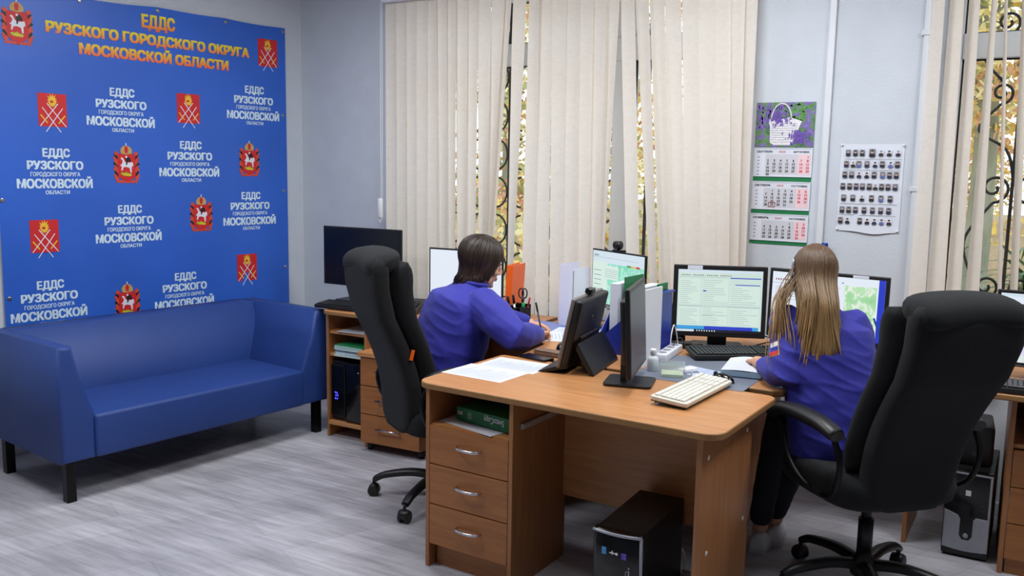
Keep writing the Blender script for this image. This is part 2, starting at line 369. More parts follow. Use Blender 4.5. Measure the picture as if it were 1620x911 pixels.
# each slat: left/right edge at height zt and left/right edge at height zb
SL = [(-3.645, -3.56, -3.64, -3.55)]
SL += [(a, b_, c, d) for a, b_, c, d in [
 (-3.565, -3.478, -3.555, -3.47), (-3.485, -3.40, -3.478, -3.39), (-3.405, -3.318, -3.40, -3.305), (-3.325, -3.249, -3.312, -3.222), (-3.255, -3.172, -3.23, -3.159), (-3.178, -3.102, -3.165, -3.097),
 (-3.108, -3.02, -3.085, -3.017), (-3.026, -2.944, -3.022, -2.947), (-2.95, -2.847, -2.925, -2.874), (-2.853, -2.76, -2.874, -2.842), (-2.777, -2.715, -2.845, -2.806),
 (-2.708, -2.611, -2.713, -2.664), (-2.598, -2.532, -2.612, -2.522), (-2.538, -2.442, -2.528, -2.429), (-2.448, -2.357, -2.435, -2.334), (-2.363, -2.278, -2.340, -2.256), (-2.284, -2.185, -2.262, -2.176),
 (-2.19, -2.112, -2.18, -2.11), (-2.116, -2.029, -2.115, -2.074), (-2.030, -1.948, -1.951, -1.871), (-1.945, -1.868, -1.823, -1.772),
 (-1.864, -1.778, -1.761, -1.692), (-1.784, -1.68, -1.698, -1.603), (-1.686, -1.587, -1.609, -1.522), (-1.593, -1.503, -1.528, -1.439), (-1.509, -1.42, -1.445, -1.362), (-1.425, -1.345, -1.367, -1.312), (-1.35, -1.278, -1.318, -1.272)]]
def blind(label, slats, zt, zb, bot, x0, x1):
    root = thing('vertical_blind', label, 'window blind', (0, YB, 0))
    h = B(); h.box(x0, x1, -.03, .025, 2.63, 2.68, .006); h.done('headrail', WHITEP, root)
    for i, (a, b_, c, d) in enumerate(slats):
        top = 2.63; W_ = .089
        def edge(z, i=i, a=a, b_=b_, c=c, d=d):
            k = (zt - z) / (zt - zb); l = a + (c - a) * k; r_ = b_ + (d - b_) * k
            m_ = max(0, -(l + r_) / 2 / YB); q = min(1, max(.15, (r_ - l) / W_))          # a slat turned about its own axis looks narrower
            th = max(0, math.acos(q / math.sqrt(1 + m_ * m_)) - math.atan(m_)); c_ = (l + r_) / 2; hw = W_ / 2 * math.cos(th)
            return c_ - hw, c_ + hw, W_ / 2 * math.sin(th)
        s = B(); sg = -1 if i % 2 == 0 and (b_ - a) > .085 else 1
        def fn(u, v):
            z = top + (bot - top) * v; l, r_, dy = edge(z); x = l + (r_ - l) * u; y = -(u - .5) * 2 * dy + .008 * (1 - (2 * u - 1) ** 2) + 0.0008 * (i % 3)
            return (x, y, z)
        s.grid(fn, 6, 14); s.done('slat', blindm, root)
    return root
bl = blind('cream fabric vertical blind covering the wide left window behind the desks', SL, 2.581, 1.253, 0.70, -3.66, -1.27)
c_ = B(); c_.tube(spline([(-3.66, -.03, 2.63), (-3.658, -.035, 1.9), (-3.655, -.035, 1.45), (-3.662, -.035, 1.40)], 8), .0022, 6); c_.tube(spline([(-3.648, -.03, 2.63), (-3.644, -.035, 1.5), (-3.642, -.035, 1.36)], 8), .0022, 6)
c_.tube(spline([(-3.676, -.035, 1.40), (-3.678, -.035, 1.30), (-3.662, -.035, 1.245), (-3.645, -.035, 1.28)], 8), .0022, 6); c_.done('pull_chain', WHITEP, bl)
c_ = B(); c_.box(-3.674, -3.645, -.05, -.022, 1.275, 1.40, .006); c_.done('chain_weight', WHITEP, bl)
SR = [(-.475, -.424, -.482, -.409), (-.403, -.345, -.405, -.328), (-.325, -.28, -.322, -.26), (-.235, -.213, -.241, -.184), (-.186, -.173, -.111, -.093), (-.117, -.085, -.062, -.03), (0.0, .03, 0.06, .09), (.10, .12, .15, .18), (.2, .24, .25, .29)] + [(.3 + .085 * k, .375 + .085 * k, .32 + .085 * k, .40 + .085 * k) for k in range(14)]
blind('cream fabric vertical blind with open gaps at the right-hand window', SR, 2.389, 1.081, 0.70, -.485, 1.52)

# surface conduits on the wall
for i, (x, w) in enumerate(((-0.925, .032), (-0.497, .026))):
    t_ = B(); t_.box(x - w / 2, x + w / 2, YW - .02, YW, 0.07, ZC, .004)
    if i == 1:
        for z in (2.27, 1.54): t_.box(x - .024, x + w / 2 + .003, YW - .024, YW, z - .012, z + .012, .003)
    struct(t_.done('trim_%d' % (i + 1), trimm))
t_ = B(); t_.box(-3.69, -3.665, YW - .02, YW, SILL, 2.7, .004); struct(t_.done('trim_3', trimm))

# ---------------------------------------------------------------- outside
grassm = mat('fallen_leaf_lawn', (176, 150, 110), 0.95, nscale=9, namp=0.35, bump=0.5, bscale=30)
b = B(); b.box(-40, 30, YW + WD + .1, 60, -0.75, -0.55); tag(b.done('lawn', grassm), kind='structure')
barkm = mat('grey_green_bark', (150, 154, 134), 0.95, nscale=6, namp=0.3, bump=0.8, bscale=14, stretch=(1, 1, .25))
leafA = mat('golden_autumn_leaf', (238, 204, 110), 0.7, nscale=3, namp=0.2); leafB = mat('pale_yellow_leaf', (242, 228, 168), 0.7, nscale=3, namp=0.15); leafC = mat('olive_leaf', (182, 184, 120), 0.7, nscale=3, namp=0.2); leafD = mat('rust_leaf', (214, 160, 118), 0.7, nscale=3, namp=0.2)
for m_ in (leafA, leafB, leafC, leafD):
    nt = m_.node_tree; p = nt.nodes['Principled BSDF']; p.inputs['Subsurface Weight'].default_value = 0.0
def tree(label, x, y, h, r, cr, n, lowest, group='autumn trees outside'):
    root = thing('autumn_tree', label, 'tree', (x, y, -.56), 0, group)
    rnd = random.Random(int(x * 97 + y * 13)); t_ = B()
    t_.tube(spline([(0, 0, -.05), (.04, 0, .2), (r * .3, .05, h * .4), (-r * .3, 0, h * .85)], 6), [r * 1.35] + [r * (1 - .5 * k / 18) for k in range(18)], 14)
    for k in range(9):
        a = rnd.uniform(0, 6.28); z = rnd.uniform(max(lowest, .8), h * .8); ln = cr * rnd.uniform(.5, .95)
        t_.tube(spline([(0, 0, z), (ln * .5 * math.cos(a), ln * .5 * math.sin(a), z + ln * .25), (ln * math.cos(a), ln * math.sin(a), z + ln * .3)], 5), [r * .28 * (1 - .8 * q / 10) for q in range(11)], 6)
    t_.done('trunk', barkm, root)
    c = B()
    cl = [(rnd.gauss(0, cr * .5), rnd.gauss(0, cr * .4), rnd.uniform(lowest, h * 1.05), rnd.uniform(.35, .8)) for _ in range(int(n / 45))]
    for i in range(n):
        q = cl[i % len(cl)]; s = rnd.uniform(.07, .15) * min(1, y / 18)
        p = Vector((q[0] + rnd.gauss(0, q[3] * .5), q[1] + rnd.gauss(0, q[3] * .5), q[2] + rnd.gauss(0, q[3] * .45)))
        e = Euler((rnd.uniform(0, 3), rnd.uniform(0, 3), rnd.uniform(0, 6))).to_matrix()
        c.poly([p + e @ Vector(v) * s for v in ((-.5, 0, 0), (0, .9, .1), (.5, 0, 0), (0, -.9, .1))], mi=(i % len(cl) * 7 + (i % 5 == 0)) % 4)
    c.done('foliage', [leafA, leafB, leafC, leafD], root)
tree('broad grey-green trunk of an autumn tree outside the right-hand window', -0.78, 15.5, 6.5, .24, 2.4, 5200, 3.0)
tree('golden autumn tree far outside, left of the broad trunk in the right-hand window', -3.4, 22, 8.0, .2, 3.4, 9500, .8)
tree('yellow autumn tree far outside at the right edge of the right-hand window', 4.4, 29, 9.0, .2, 3.2, 8000, .8)
tree('yellow-green autumn tree outside seen through the largest gap of the left blind', -12.6, 21, 8.0, .17, 3.6, 9000, .6)
tree('low golden autumn tree farthest left behind the broad trunk in the right-hand window', -4.0, 38, 4.5, .15, 3.2, 7000, -.1)
tree('low pale autumn tree farthest right behind the broad trunk in the right-hand window', 4.6, 39, 4.5, .15, 3.2, 7000, -.1)
tree('pale gold autumn tree far behind the broad trunk in the right-hand window', .8, 47, 10, .2, 4.2, 9000, .6)
tree('pale autumn tree outside seen through the narrow gap of the left blind', -5.0, 10.6, 5.5, .10, 1.3, 4200, .8)
# low spiky plant in front of the right window
sp_ = thing('spiky_plant', 'spiky long-leaved green plant outside below the right-hand window', 'plant', (0.05, 5.9, -.56)); lf = mat('green_strap_leaf', (88, 120, 70), 0.5, nscale=6, namp=0.2); rnd = random.Random(3)
q = B(); q.tube([(0, 0, 0), (0, 0, .8), (.02, 0, 1.6)], [.04, .035, .03], 8); q.done('stem', barkm, sp_)
q = B()
for k in range(34):
    a = rnd.uniform(0, 6.28); l = rnd.uniform(.4, .7); up = rnd.uniform(.15, .6); z = 1.33 + rnd.uniform(0, .30); w = .022; d = Vector((math.cos(a), math.sin(a), 0)); s = Vector((-d.y, d.x, 0))
    pts = [(0, 0), (.35, up * .6), (.75, up * .55), (1.0, up * .1)]
    for (u0, z0), (u1, z1) in zip(pts[:-1], pts[1:]):
        w0 = w * (1 - u0 ** 2 * .9); w1 = w * (1 - u1 ** 2 * .98)
        q.poly([Vector((0, 0, z + z0 * l)) + d * u0 * l - s * w0, Vector((0, 0, z + z0 * l)) + d * u0 * l + s * w0, Vector((0, 0, z + z1 * l)) + d * u1 * l + s * w1, Vector((0, 0, z + z1 * l)) + d * u1 * l - s * w1])
q.done('leaves', lf, sp_)
# ---------------------------------------------------------------- banner on the left wall
blueb = mat('printed_blue_vinyl', (44, 98, 200), 0.38, nscale=1.6, namp=0.10)
titlem = bpy.data.materials.new('orange_to_yellow_print'); titlem.use_nodes = True
_nt = titlem.node_tree; _p = _nt.nodes['Principled BSDF']; _t = _nt.nodes.new('ShaderNodeTexCoord'); _s = _nt.nodes.new('ShaderNodeSeparateXYZ'); _r = _nt.nodes.new('ShaderNodeValToRGB')
_nt.links.new(_t.outputs['Generated'], _s.inputs[0]); _nt.links.new(_s.outputs['Z'], _r.inputs[0]); _nt.links.new(_r.outputs[0], _p.inputs['Base Color']); _p.inputs['Roughness'].default_value = .5
_r.color_ramp.elements[0].color = lin((246, 116, 60)); _r.color_ramp.elements[1].color = lin((240, 220, 50)); _r.color_ramp.elements[0].position = .1; _r.color_ramp.elements[1].position = .95
textm = mat('pale_blue_print', (214, 234, 248), 0.5, nscale=14, namp=0.08)
redm = mat('red_print_shield', (206, 30, 34), 0.5, nscale=12, namp=0.04); goldm = mat('gold_print', (236, 190, 50), 0.5, nscale=12, namp=0.05)
silverm = mat('silver_print', (226, 226, 236), 0.5, nscale=12, namp=0.03); inkbm = mat('black_print', (20, 18, 22), 0.5, nscale=12, namp=0.05)
redo = mat('orange_red_ribbon_print', (212, 72, 40), 0.5, nscale=25, namp=0.12); grnm = mat('yellow_green_print', (170, 190, 40), 0.5, nscale=30, namp=0.2); tanm = mat('tan_gold_print', (196, 160, 96), 0.5, nscale=30, namp=0.12)
banner = thing('banner', 'large blue printed vinyl banner with Cyrillic lettering and red emblems hung on the left wall', 'banner')
banner.matrix_local = WAM
def bz(u, v):
    """gentle slack of the vinyl, distance off the wall"""
    return -(.012 + .006 * math.sin(u * 3.1 + v * 1.7) * (1 - abs(u + 1.08)) + .016 * math.exp(-((u + 1.9 - (1.2 - v) * .25) / .07) ** 2) * max(0, 1.5 - v) * .7 + .012 * math.exp(-((u + 1.75 - (1.2 - v) * .35) / .06) ** 2) * max(0, 1.4 - v) * .8 + .011 * math.exp(-((u + .45 + (1.0 - v) * .4) / .06) ** 2) * max(0, 1.1 - v))
def edge_top(u): return 2.522 - .007 * abs(math.sin((u + .16) * math.pi / .465)) - max(0, (-u - 1.0)) * .035
b = B(); U0, U1, V0 = -2.03, -.146, .60
b.grid(lambda a, c: (U0 + (U1 - U0) * a, bz(U0 + (U1 - U0) * a, V0 + (edge_top(U0 + (U1 - U0) * a) - V0) * c), V0 + (edge_top(U0 + (U1 - U0) * a) - V0) * c), 60, 60)
b.done('printed_sheet', blueb, banner)
def bmap(me_bm, off=.0015):
    for v in me_bm.verts: v.co = Vector((v.co.x, bz(v.co.x, v.co.z) - off - abs(v.co.y), v.co.z))
def UP(u, v): return T(u, 0, v) @ RX(R(90))
def line(bb, s, u, v, h, w, bold=.03, mi=0): bb.text(s, UP(u, v), h, w, bold, mi=mi)
for i, (s, u, v, h, w) in enumerate([('ЕДДС', -1.080, 2.393, .072, .215), ('РУЗСКОГО ГОРОДСКОГО ОКРУГА', -1.09, 2.296, .056, 1.30), ('МОСКОВСКОЙ ОБЛАСТИ', -1.082, 2.198, .058, .962)]):
    q = B(); line(q, s, u, v, h, w, .085); bmap(q.bm); q.done('title_lettering', titlem, banner)
for (u, v) in ((-1.331, 1.812), (-.415, 1.900), (-1.727, 1.457), (-.897, 1.525), (-1.310, 1.138), (-.460, 1.207), (-1.797, .733), (-.958, .708)):
    q = B()
    for s, du, dv, h, w in (('ЕДДС', .010, .170, .044, .150), ('РУЗСКОГО', .004, .102, .044, .308), ('ГОРОДСКОГО ОКРУГА', .002, .064, .022, .272), ('МОСКОВСКОЙ', 0, 0, .048, .414), ('ОБЛАСТИ', .008, -.034, .020, .134)):
        line(q, s, u + du, v + dv, h, w, (.075 if h > .03 else .045))
    bmap(q.bm); q.done('lettering', textm, banner)
def quad2(bb, pts, d, mi): bb.poly([(p[0], -d, p[1]) for p in pts], mi)
def bar2(bb, a, c, w, d, mi):
    a = Vector(a); c = Vector(c); n_ = (c - a).normalized(); s = Vector((-n_.y, n_.x)) * w / 2
    quad2(bb, [a - s, c - s, c + s, a + s], d, mi)
def ell2(bb, cx, cz, rx, rz, d, mi, n=14, a0=0): quad2(bb, [(cx + rx * math.cos(R(a0) + 2 * math.pi * k / n), cz + rz * math.sin(R(a0) + 2 * math.pi * k / n)) for k in range(n)], d, mi)
EM = [redm, goldm, silverm, inkbm, redo, grnm, tanm]
def ruza(u, v, w=.155, h=.178):
    q = B(); x0, x1, z0, z1 = u - w / 2, u + w / 2, v - h / 2, v + h / 2
    quad2(q, [(x0, z0), (x1, z0), (x1, z1), (x0, z1)], 0, 0)
    cz = v + h * .27; rnd = random.Random(5)
    pts = []
    for k in range(26):
        a = 2 * math.pi * k / 26; rr = .024 if k % 2 else (.034 + (.010 if 3 < k < 11 else 0))
        pts.append((u + rr * .8 * math.cos(a), cz + rr * math.sin(a)))
    quad2(q, pts, .0008, 1); ell2(q, u - .003, cz - .003, .010, .007, .0012, 0)
    zb = v - h * .24
    for sg in (-1, 1):
        bar2(q, (u - sg * .055, zb + .055), (u + sg * .04, zb - .075), .0046, .001 + .0003 * (sg + 1), 2)
        bar2(q, (u - sg * .030, zb + .082), (u + sg * .075, zb - .048), .006, .001 + .0003 * (sg + 1), 2) if False else None
        bar2(q, (u + sg * .066, zb + .016), (u + sg * .030, zb - .028), .007, .0016, 1)
        bar2(q, (u - sg * .03, zb + .078), (u + sg * .07, zb - .045), .0046, .0012 + .0003 * (sg + 1), 2)
    bmap(q.bm); q.done('red_square_emblem', EM, banner)
for u, v in ((-1.725, 1.879), (-.897, 1.940), (-.292, 2.342), (-1.804, 1.194), (-.493, .921)): ruza(u, v)
def oblast(u, v, k=1.0):
    q = B(); rnd = random.Random(2)
    for sg in (-1, 1):
        for j in range(9):
            z = .045 - j * .0165
            bar2(q, (u + sg * .052 * k, v + (z - .020) * k), (u + sg * (.072 + .006 * (j % 2)) * k, v + (z + .008) * k), .013 * k, .0002 + .0001 * j, 4 if j % 3 else 3)
        for j in range(5): bar2(q, (u + sg * (.064 - j * .013) * k, v - (.098 + .006 * (j % 2)) * k), (u + sg * (.052 - j * .013) * k, v - (.112 - .004 * (j % 2)) * k), .013 * k, .0002 + .0001 * j, 4)
        ell2(q, u + sg * .060 * k, v + .058 * k, .013 * k, .012 * k, .0008, 4)
    quad2(q, [(u + x * k, v + z * k) for x, z in ((-.054, .055), (-.054, -.075), (-.03, -.095), (0, -.104), (.03, -.095), (.054, -.075), (.054, .055))], .0012, 0)
    quad2(q, [(u + x * k, v + z * k) for x, z in ((-.034, .058), (-.036, .08), (-.022, .098), (0, .106), (.022, .098), (.036, .08), (.034, .058), (0, .052))], .0014, 6)
    quad2(q, [(u + x * k, v + z * k) for x, z in ((-.008, .060), (-.012, .085), (-.006, .1), (.006, .1), (.012, .085), (.008, .060))], .0018, 0)
    bar2(q, (u, v + .104 * k), (u, v + .118 * k), .006 * k, .0018, 2)
    H_ = [(-.036, .030), (-.030, .036), (-.020, .030), (-.012, .012), (.004, .004), (.026, .006), (.036, .010), (.041, -.004), (.038, -.020), (.034, -.012), (.030, -.026), (.030, -.052), (.022, -.054), (.018, -.026), (-.002, -.020), (-.020, -.022), (-.026, -.040), (-.034, -.042), (-.030, -.014), (-.040, -.006), (-.038, -.014), (-.026, .004), (-.024, .016)]
    quad2(q, [(u + x * k, v + z * k) for x, z in H_], .0018, 2)
    quad2(q, [(u + x * k, v + z * k) for x, z in ((.0, .034), (.004, .010), (.030, .012), (.022, .034), (.010, .040))], .0022, 3)
    ell2(q, u - .001 * k, v + .038 * k, .006 * k, .007 * k, .0024, 2); quad2(q, [(u + x * k, v + z * k) for x, z in ((-.006, .032), (.006, .032), (.004, -.006), (-.004, -.010))], .0024, 3)
    quad2(q, [(u + x * k, v + z * k) for x, z in ((-.040, -.060), (-.028, -.050), (-.016, -.056), (-.004, -.048), (.008, -.056), (.022, -.058), (.032, -.064), (.020, -.074), (-.02, -.072))], .0020, 5)
    bar2(q, (u - .02 * k, v - .062 * k), (u + .026 * k, v - .070 * k), .008 * k, .0024, 1)
    bmap(q.bm); q.done('shield_emblem', EM, banner)
for u, v in ((-1.886, 2.322), (-1.311, 1.597), (-.457, 1.641), (-.826, 1.292), (-1.340, .783)): oblast(u, v)
brass = mat('nickel_grommet', (170, 170, 175), .3, 1.0, nscale=20, namp=.05)
for u, v in ((-2.0, 2.45), (-1.548, 2.486), (-1.081, 2.500), (-.612, 2.500), (-.165, 2.497), (-.178, 1.94), (-.18, 1.428), (-.175, .901), (-2.012, 1.393), (-2.004, .867)):
    q = B(); q.lathe([(.006, -.001), (.011, -.001), (.0125, .0005), (.011, .002), (.006, .002)], 14, M=T(u, bz(u, v) - .001, v) @ RX(R(90))); q.done('grommet', brass, banner)

# ---------------------------------------------------------------- sofa
sofam = mat('blue_leatherette', (34, 64, 132), 0.55, nscale=5, namp=0.05, bump=0.08, bscale=240)
sofa = thing('sofa', 'blue leatherette two-arm sofa on black legs beneath the blue banner', 'sofa', (-3.79, 2.372, 0), R(83))
SLn, SD = 1.60, .74
b = B(); b.box(.17, SLn - .21, .06, SD - .16, .19, .21, .004, 2); b.done('base_board', DARKMET, sofa)
b = B()
def seatfn(u, v): return None
b.box(.160, SLn - .190, -.010, .56, .200, .412, .018, 4); b.done('seat_cushion', sofam, sofa)
def arm(sg):
    q = B(); pr_ = [(0, .2), (0, .752), (.072, .752), (.105, .60), (.165, .412), (.165, .2)]
    if sg < 0: pr_ = [(0, .2), (0, .752), (.085, .752), (.12, .60), (.20, .40), (.20, .2)]
    if sg > 0: P_ = [(x, z) for x, z in pr_]
    else: P_ = [(SLn - x, z) for x, z in pr_]
    q.prism(P_, -.0, SD, .018, 4, M=Matrix(((1, 0, 0, 0), (0, 0, 1, 0), (0, 1, 0, 0), (0, 0, 0, 1))), smooth=True); return q
arm(1).done('armrest', sofam, sofa); arm(-1).done('armrest', sofam, sofa)
q = B(); q.prism([(.50, .40), (.50, .42), (.585, .752), (SD, .752), (SD, .20), (.50, .20)], .07, SLn - .09, .016, 4, M=Matrix(((0, 0, 1, 0), (1, 0, 0, 0), (0, 1, 0, 0), (0, 0, 0, 1))), smooth=True); q.done('backrest', sofam, sofa)
for x in (.03, SLn - .075):
    for y in (.03, SD - .075):
        q = B(); q.box(x, x + .045, y, y + .045, 0, .21, .002); q.done('leg', DARKMET, sofa)

# ---------------------------------------------------------------- desks
ZD = .765
def handle_bow(parent, x, y, z, w=.115, rot=0):
    h = B(); h.tube(spline([(x - w / 2, y, z), (x - w / 2 + .012, y - .02, z - .001), (x, y - .027, z - .002), (x + w / 2 - .012, y - .02, z - .001), (x + w / 2, y, z)], 5), [.005] * 4 + [.0062] * 13 + [.005] * 4, 8); return h.done('handle', CHROME, parent)
def top_slab(b, poly, th=.025): b.prism(poly, ZD - th, ZD, .005, 2, smooth=False)
def slab(name, poly, parent, wm, th=.025):
    t_ = bmesh.new(); b_ = B(); b_.prism(poly, ZD - th, ZD, .006, 3)
    for f in b_.bm.faces: f.material_index = 0 if abs(f.normal.z) > .8 else 1
    return b_.done(name, [wm, EDGE], parent)
desk = thing('office_desk', 'alder laminate desk in the foreground with three drawers, open to the camera', 'desk', (-2.06, 2.765, 0), R(-2.6), 'alder laminate desks')
DW, DD = 1.258, .635
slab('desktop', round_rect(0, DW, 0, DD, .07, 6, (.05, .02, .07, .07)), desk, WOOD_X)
ZT = ZD - .025
def pan(x0, x1, y0, y1, z0, z1, m, name, par, bv=.0015):
    q = B(); q.box(x0, x1, y0, y1, z0, z1, bv); return q.done(name, m, par)
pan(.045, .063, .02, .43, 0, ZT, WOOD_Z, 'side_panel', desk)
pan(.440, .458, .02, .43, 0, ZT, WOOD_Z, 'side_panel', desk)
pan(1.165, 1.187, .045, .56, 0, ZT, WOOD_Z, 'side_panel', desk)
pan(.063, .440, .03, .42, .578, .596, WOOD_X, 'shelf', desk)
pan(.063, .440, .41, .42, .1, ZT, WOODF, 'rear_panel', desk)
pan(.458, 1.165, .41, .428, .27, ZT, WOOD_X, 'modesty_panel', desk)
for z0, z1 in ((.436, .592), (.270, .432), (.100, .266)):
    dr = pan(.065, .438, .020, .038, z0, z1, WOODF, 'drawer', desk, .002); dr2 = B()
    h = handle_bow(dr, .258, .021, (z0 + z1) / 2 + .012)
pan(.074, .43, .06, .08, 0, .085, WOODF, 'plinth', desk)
q = B(); q.box(.459, .470, .07, .40, .63, .652, .002); q.cyl((.470, .09, .641), (.474, .09, .641), .008, mi=0); q.cyl((.470, .12, .641), (.474, .12, .641), .008); q.done('keyboard_rail', mat('zinc_plated_rail', (190, 190, 188), .4, .6, nscale=30, namp=.08), desk)
for y, z in ((.10, .655), (.50, .655), (.12, .31), (.50, .31)):
    q = B(); q.lathe([(0, 0), (.009, 0), (.009, .0015), (0, .0025)], 12, M=T(1.187, y, z) @ RY(R(90))); q.done('screw_cap', WHITEP, desk)

corner = thing('corner_desk', 'alder laminate corner desk behind the foreground desk, under the monitors', 'desk', (-1.98, 3.43, 0), R(-1.2), 'alder laminate desks')
slab('desktop', [(0.02, -.012), (1.165, .013), (1.20, .03), (1.215, .07), (1.215, .38), (1.25, .62), (1.62, .66), (1.62, 1.1), (-.30, 1.065), (-.30, .44), (-.02, .30)], corner, WOOD_X)
pan(.05, .068, .10, .98, 0, ZT, WOOD_Z, 'side_panel', corner); pan(.93, .948, .30, 1.0, 0, ZT, WOOD_Z, 'side_panel', corner)
pan(1.58, 1.598, .70, 1.08, 0, ZT, WOOD_Z, 'side_panel', corner); pan(.068, .93, .70, .718, .08, ZT, WOOD_X, 'modesty_panel', corner)

ldesk = thing('office_desk', 'alder laminate desk with open shelves between the blue sofa and the left window', 'desk', (-3.56, 3.86, 0), R(1), 'alder laminate desks')
slab('desktop', round_rect(0, 1.262, 0, .60, .05, 5, (.01, .01, .05, .02)), ldesk, WOOD_X)
pan(.02, .038, .03, .58, 0, ZT, WOOD_Z, 'side_panel', ldesk); pan(.342, .360, -.02, .58, .0, ZT, WOOD_Z, 'side_panel', ldesk)
pan(.038, .342, .04, .58, .625, .643, WOOD_X, 'shelf', ldesk); pan(.038, .342, .04, .58, .490, .508, WOOD_X, 'shelf', ldesk); pan(.038, .342, .02, .58, .078, .10, WOOD_X, 'shelf', ldesk)
pan(.86, .878, .05, .58, 0, ZT, WOOD_Z, 'side_panel', ldesk); pan(.36, .86, .5, .518, .3, ZT, WOODF, 'modesty_panel', ldesk); pan(.878, 1.25, .5, .518, .1, ZT, WOODF, 'modesty_panel', ldesk)  # right-hand modesty panel is added, to darken the gap under the desk
cab = thing('drawer_cabinet', 'low alder three-drawer cabinet behind the left black chair, beside the open shelves', 'cabinet', (-3.19, 3.775, 0), R(3.5))
pan(0.0, .40, .02, .44, .05, .55, WOOD_Z, 'carcass', cab); pan(-.012, .412, -.012, .445, .55, .574, WOOD_X, 'cabinet_top', cab)
for z0, z1 in ((.385, .545), (.222, .380), (.055, .217)):
    dr = pan(.003, .397, 0, .018, z0, z1, WOODF, 'drawer', cab, .002)
    q = B(); zc = (z0 + z1) / 2 + .01; q.cyl((.13, 0, zc), (.13, -.024, zc), .004, n=8).cyl((.27, 0, zc), (.27, -.024, zc), .004, n=8).cyl((.12, -.024, zc), (.28, -.024, zc), .005, n=10); q.done('handle', CHROME, dr)
for x in (.03, .37):
    for y in (.06, .40):
        q = B(); q.cyl((x, y, 0), (x, y, .05), .018, .022, 12); q.done('foot', BLK, cab)

rdesk = thing('office_desk', 'alder laminate desk with drawers at the right edge under the right-hand window', 'desk', (-.17, 3.875, 0), R(2), 'alder laminate desks')
slab('desktop', round_rect(0, 1.25, 0, .62, .02, 4), rdesk, WOOD_X)
pan(.165, .183, .10, .60, 0, ZT, WOOD_Z, 'side_panel', rdesk); pan(.60, .618, .10, .60, 0, ZT, WOOD_Z, 'side_panel', rdesk); pan(1.2, 1.218, .05, .6, 0, ZT, WOOD_Z, 'side_panel', rdesk)
pan(.183, .60, .12, .60, .525, .543, WOOD_X, 'shelf', rdesk)
pan(.19, 1.2, .585, .6, .2, ZT, WOODF, 'rear_panel', rdesk)
for z0, z1 in ((.370, .521), (.218, .366), (.066, .214)):
    dr = pan(.185, .598, .10, .118, z0, z1, WOODF, 'drawer', rdesk, .002); handle_bow(dr, .39, .101, (z0 + z1) / 2)
pan(.19, .59, .115, .135, 0, .062, WOODF, 'plinth', rdesk)

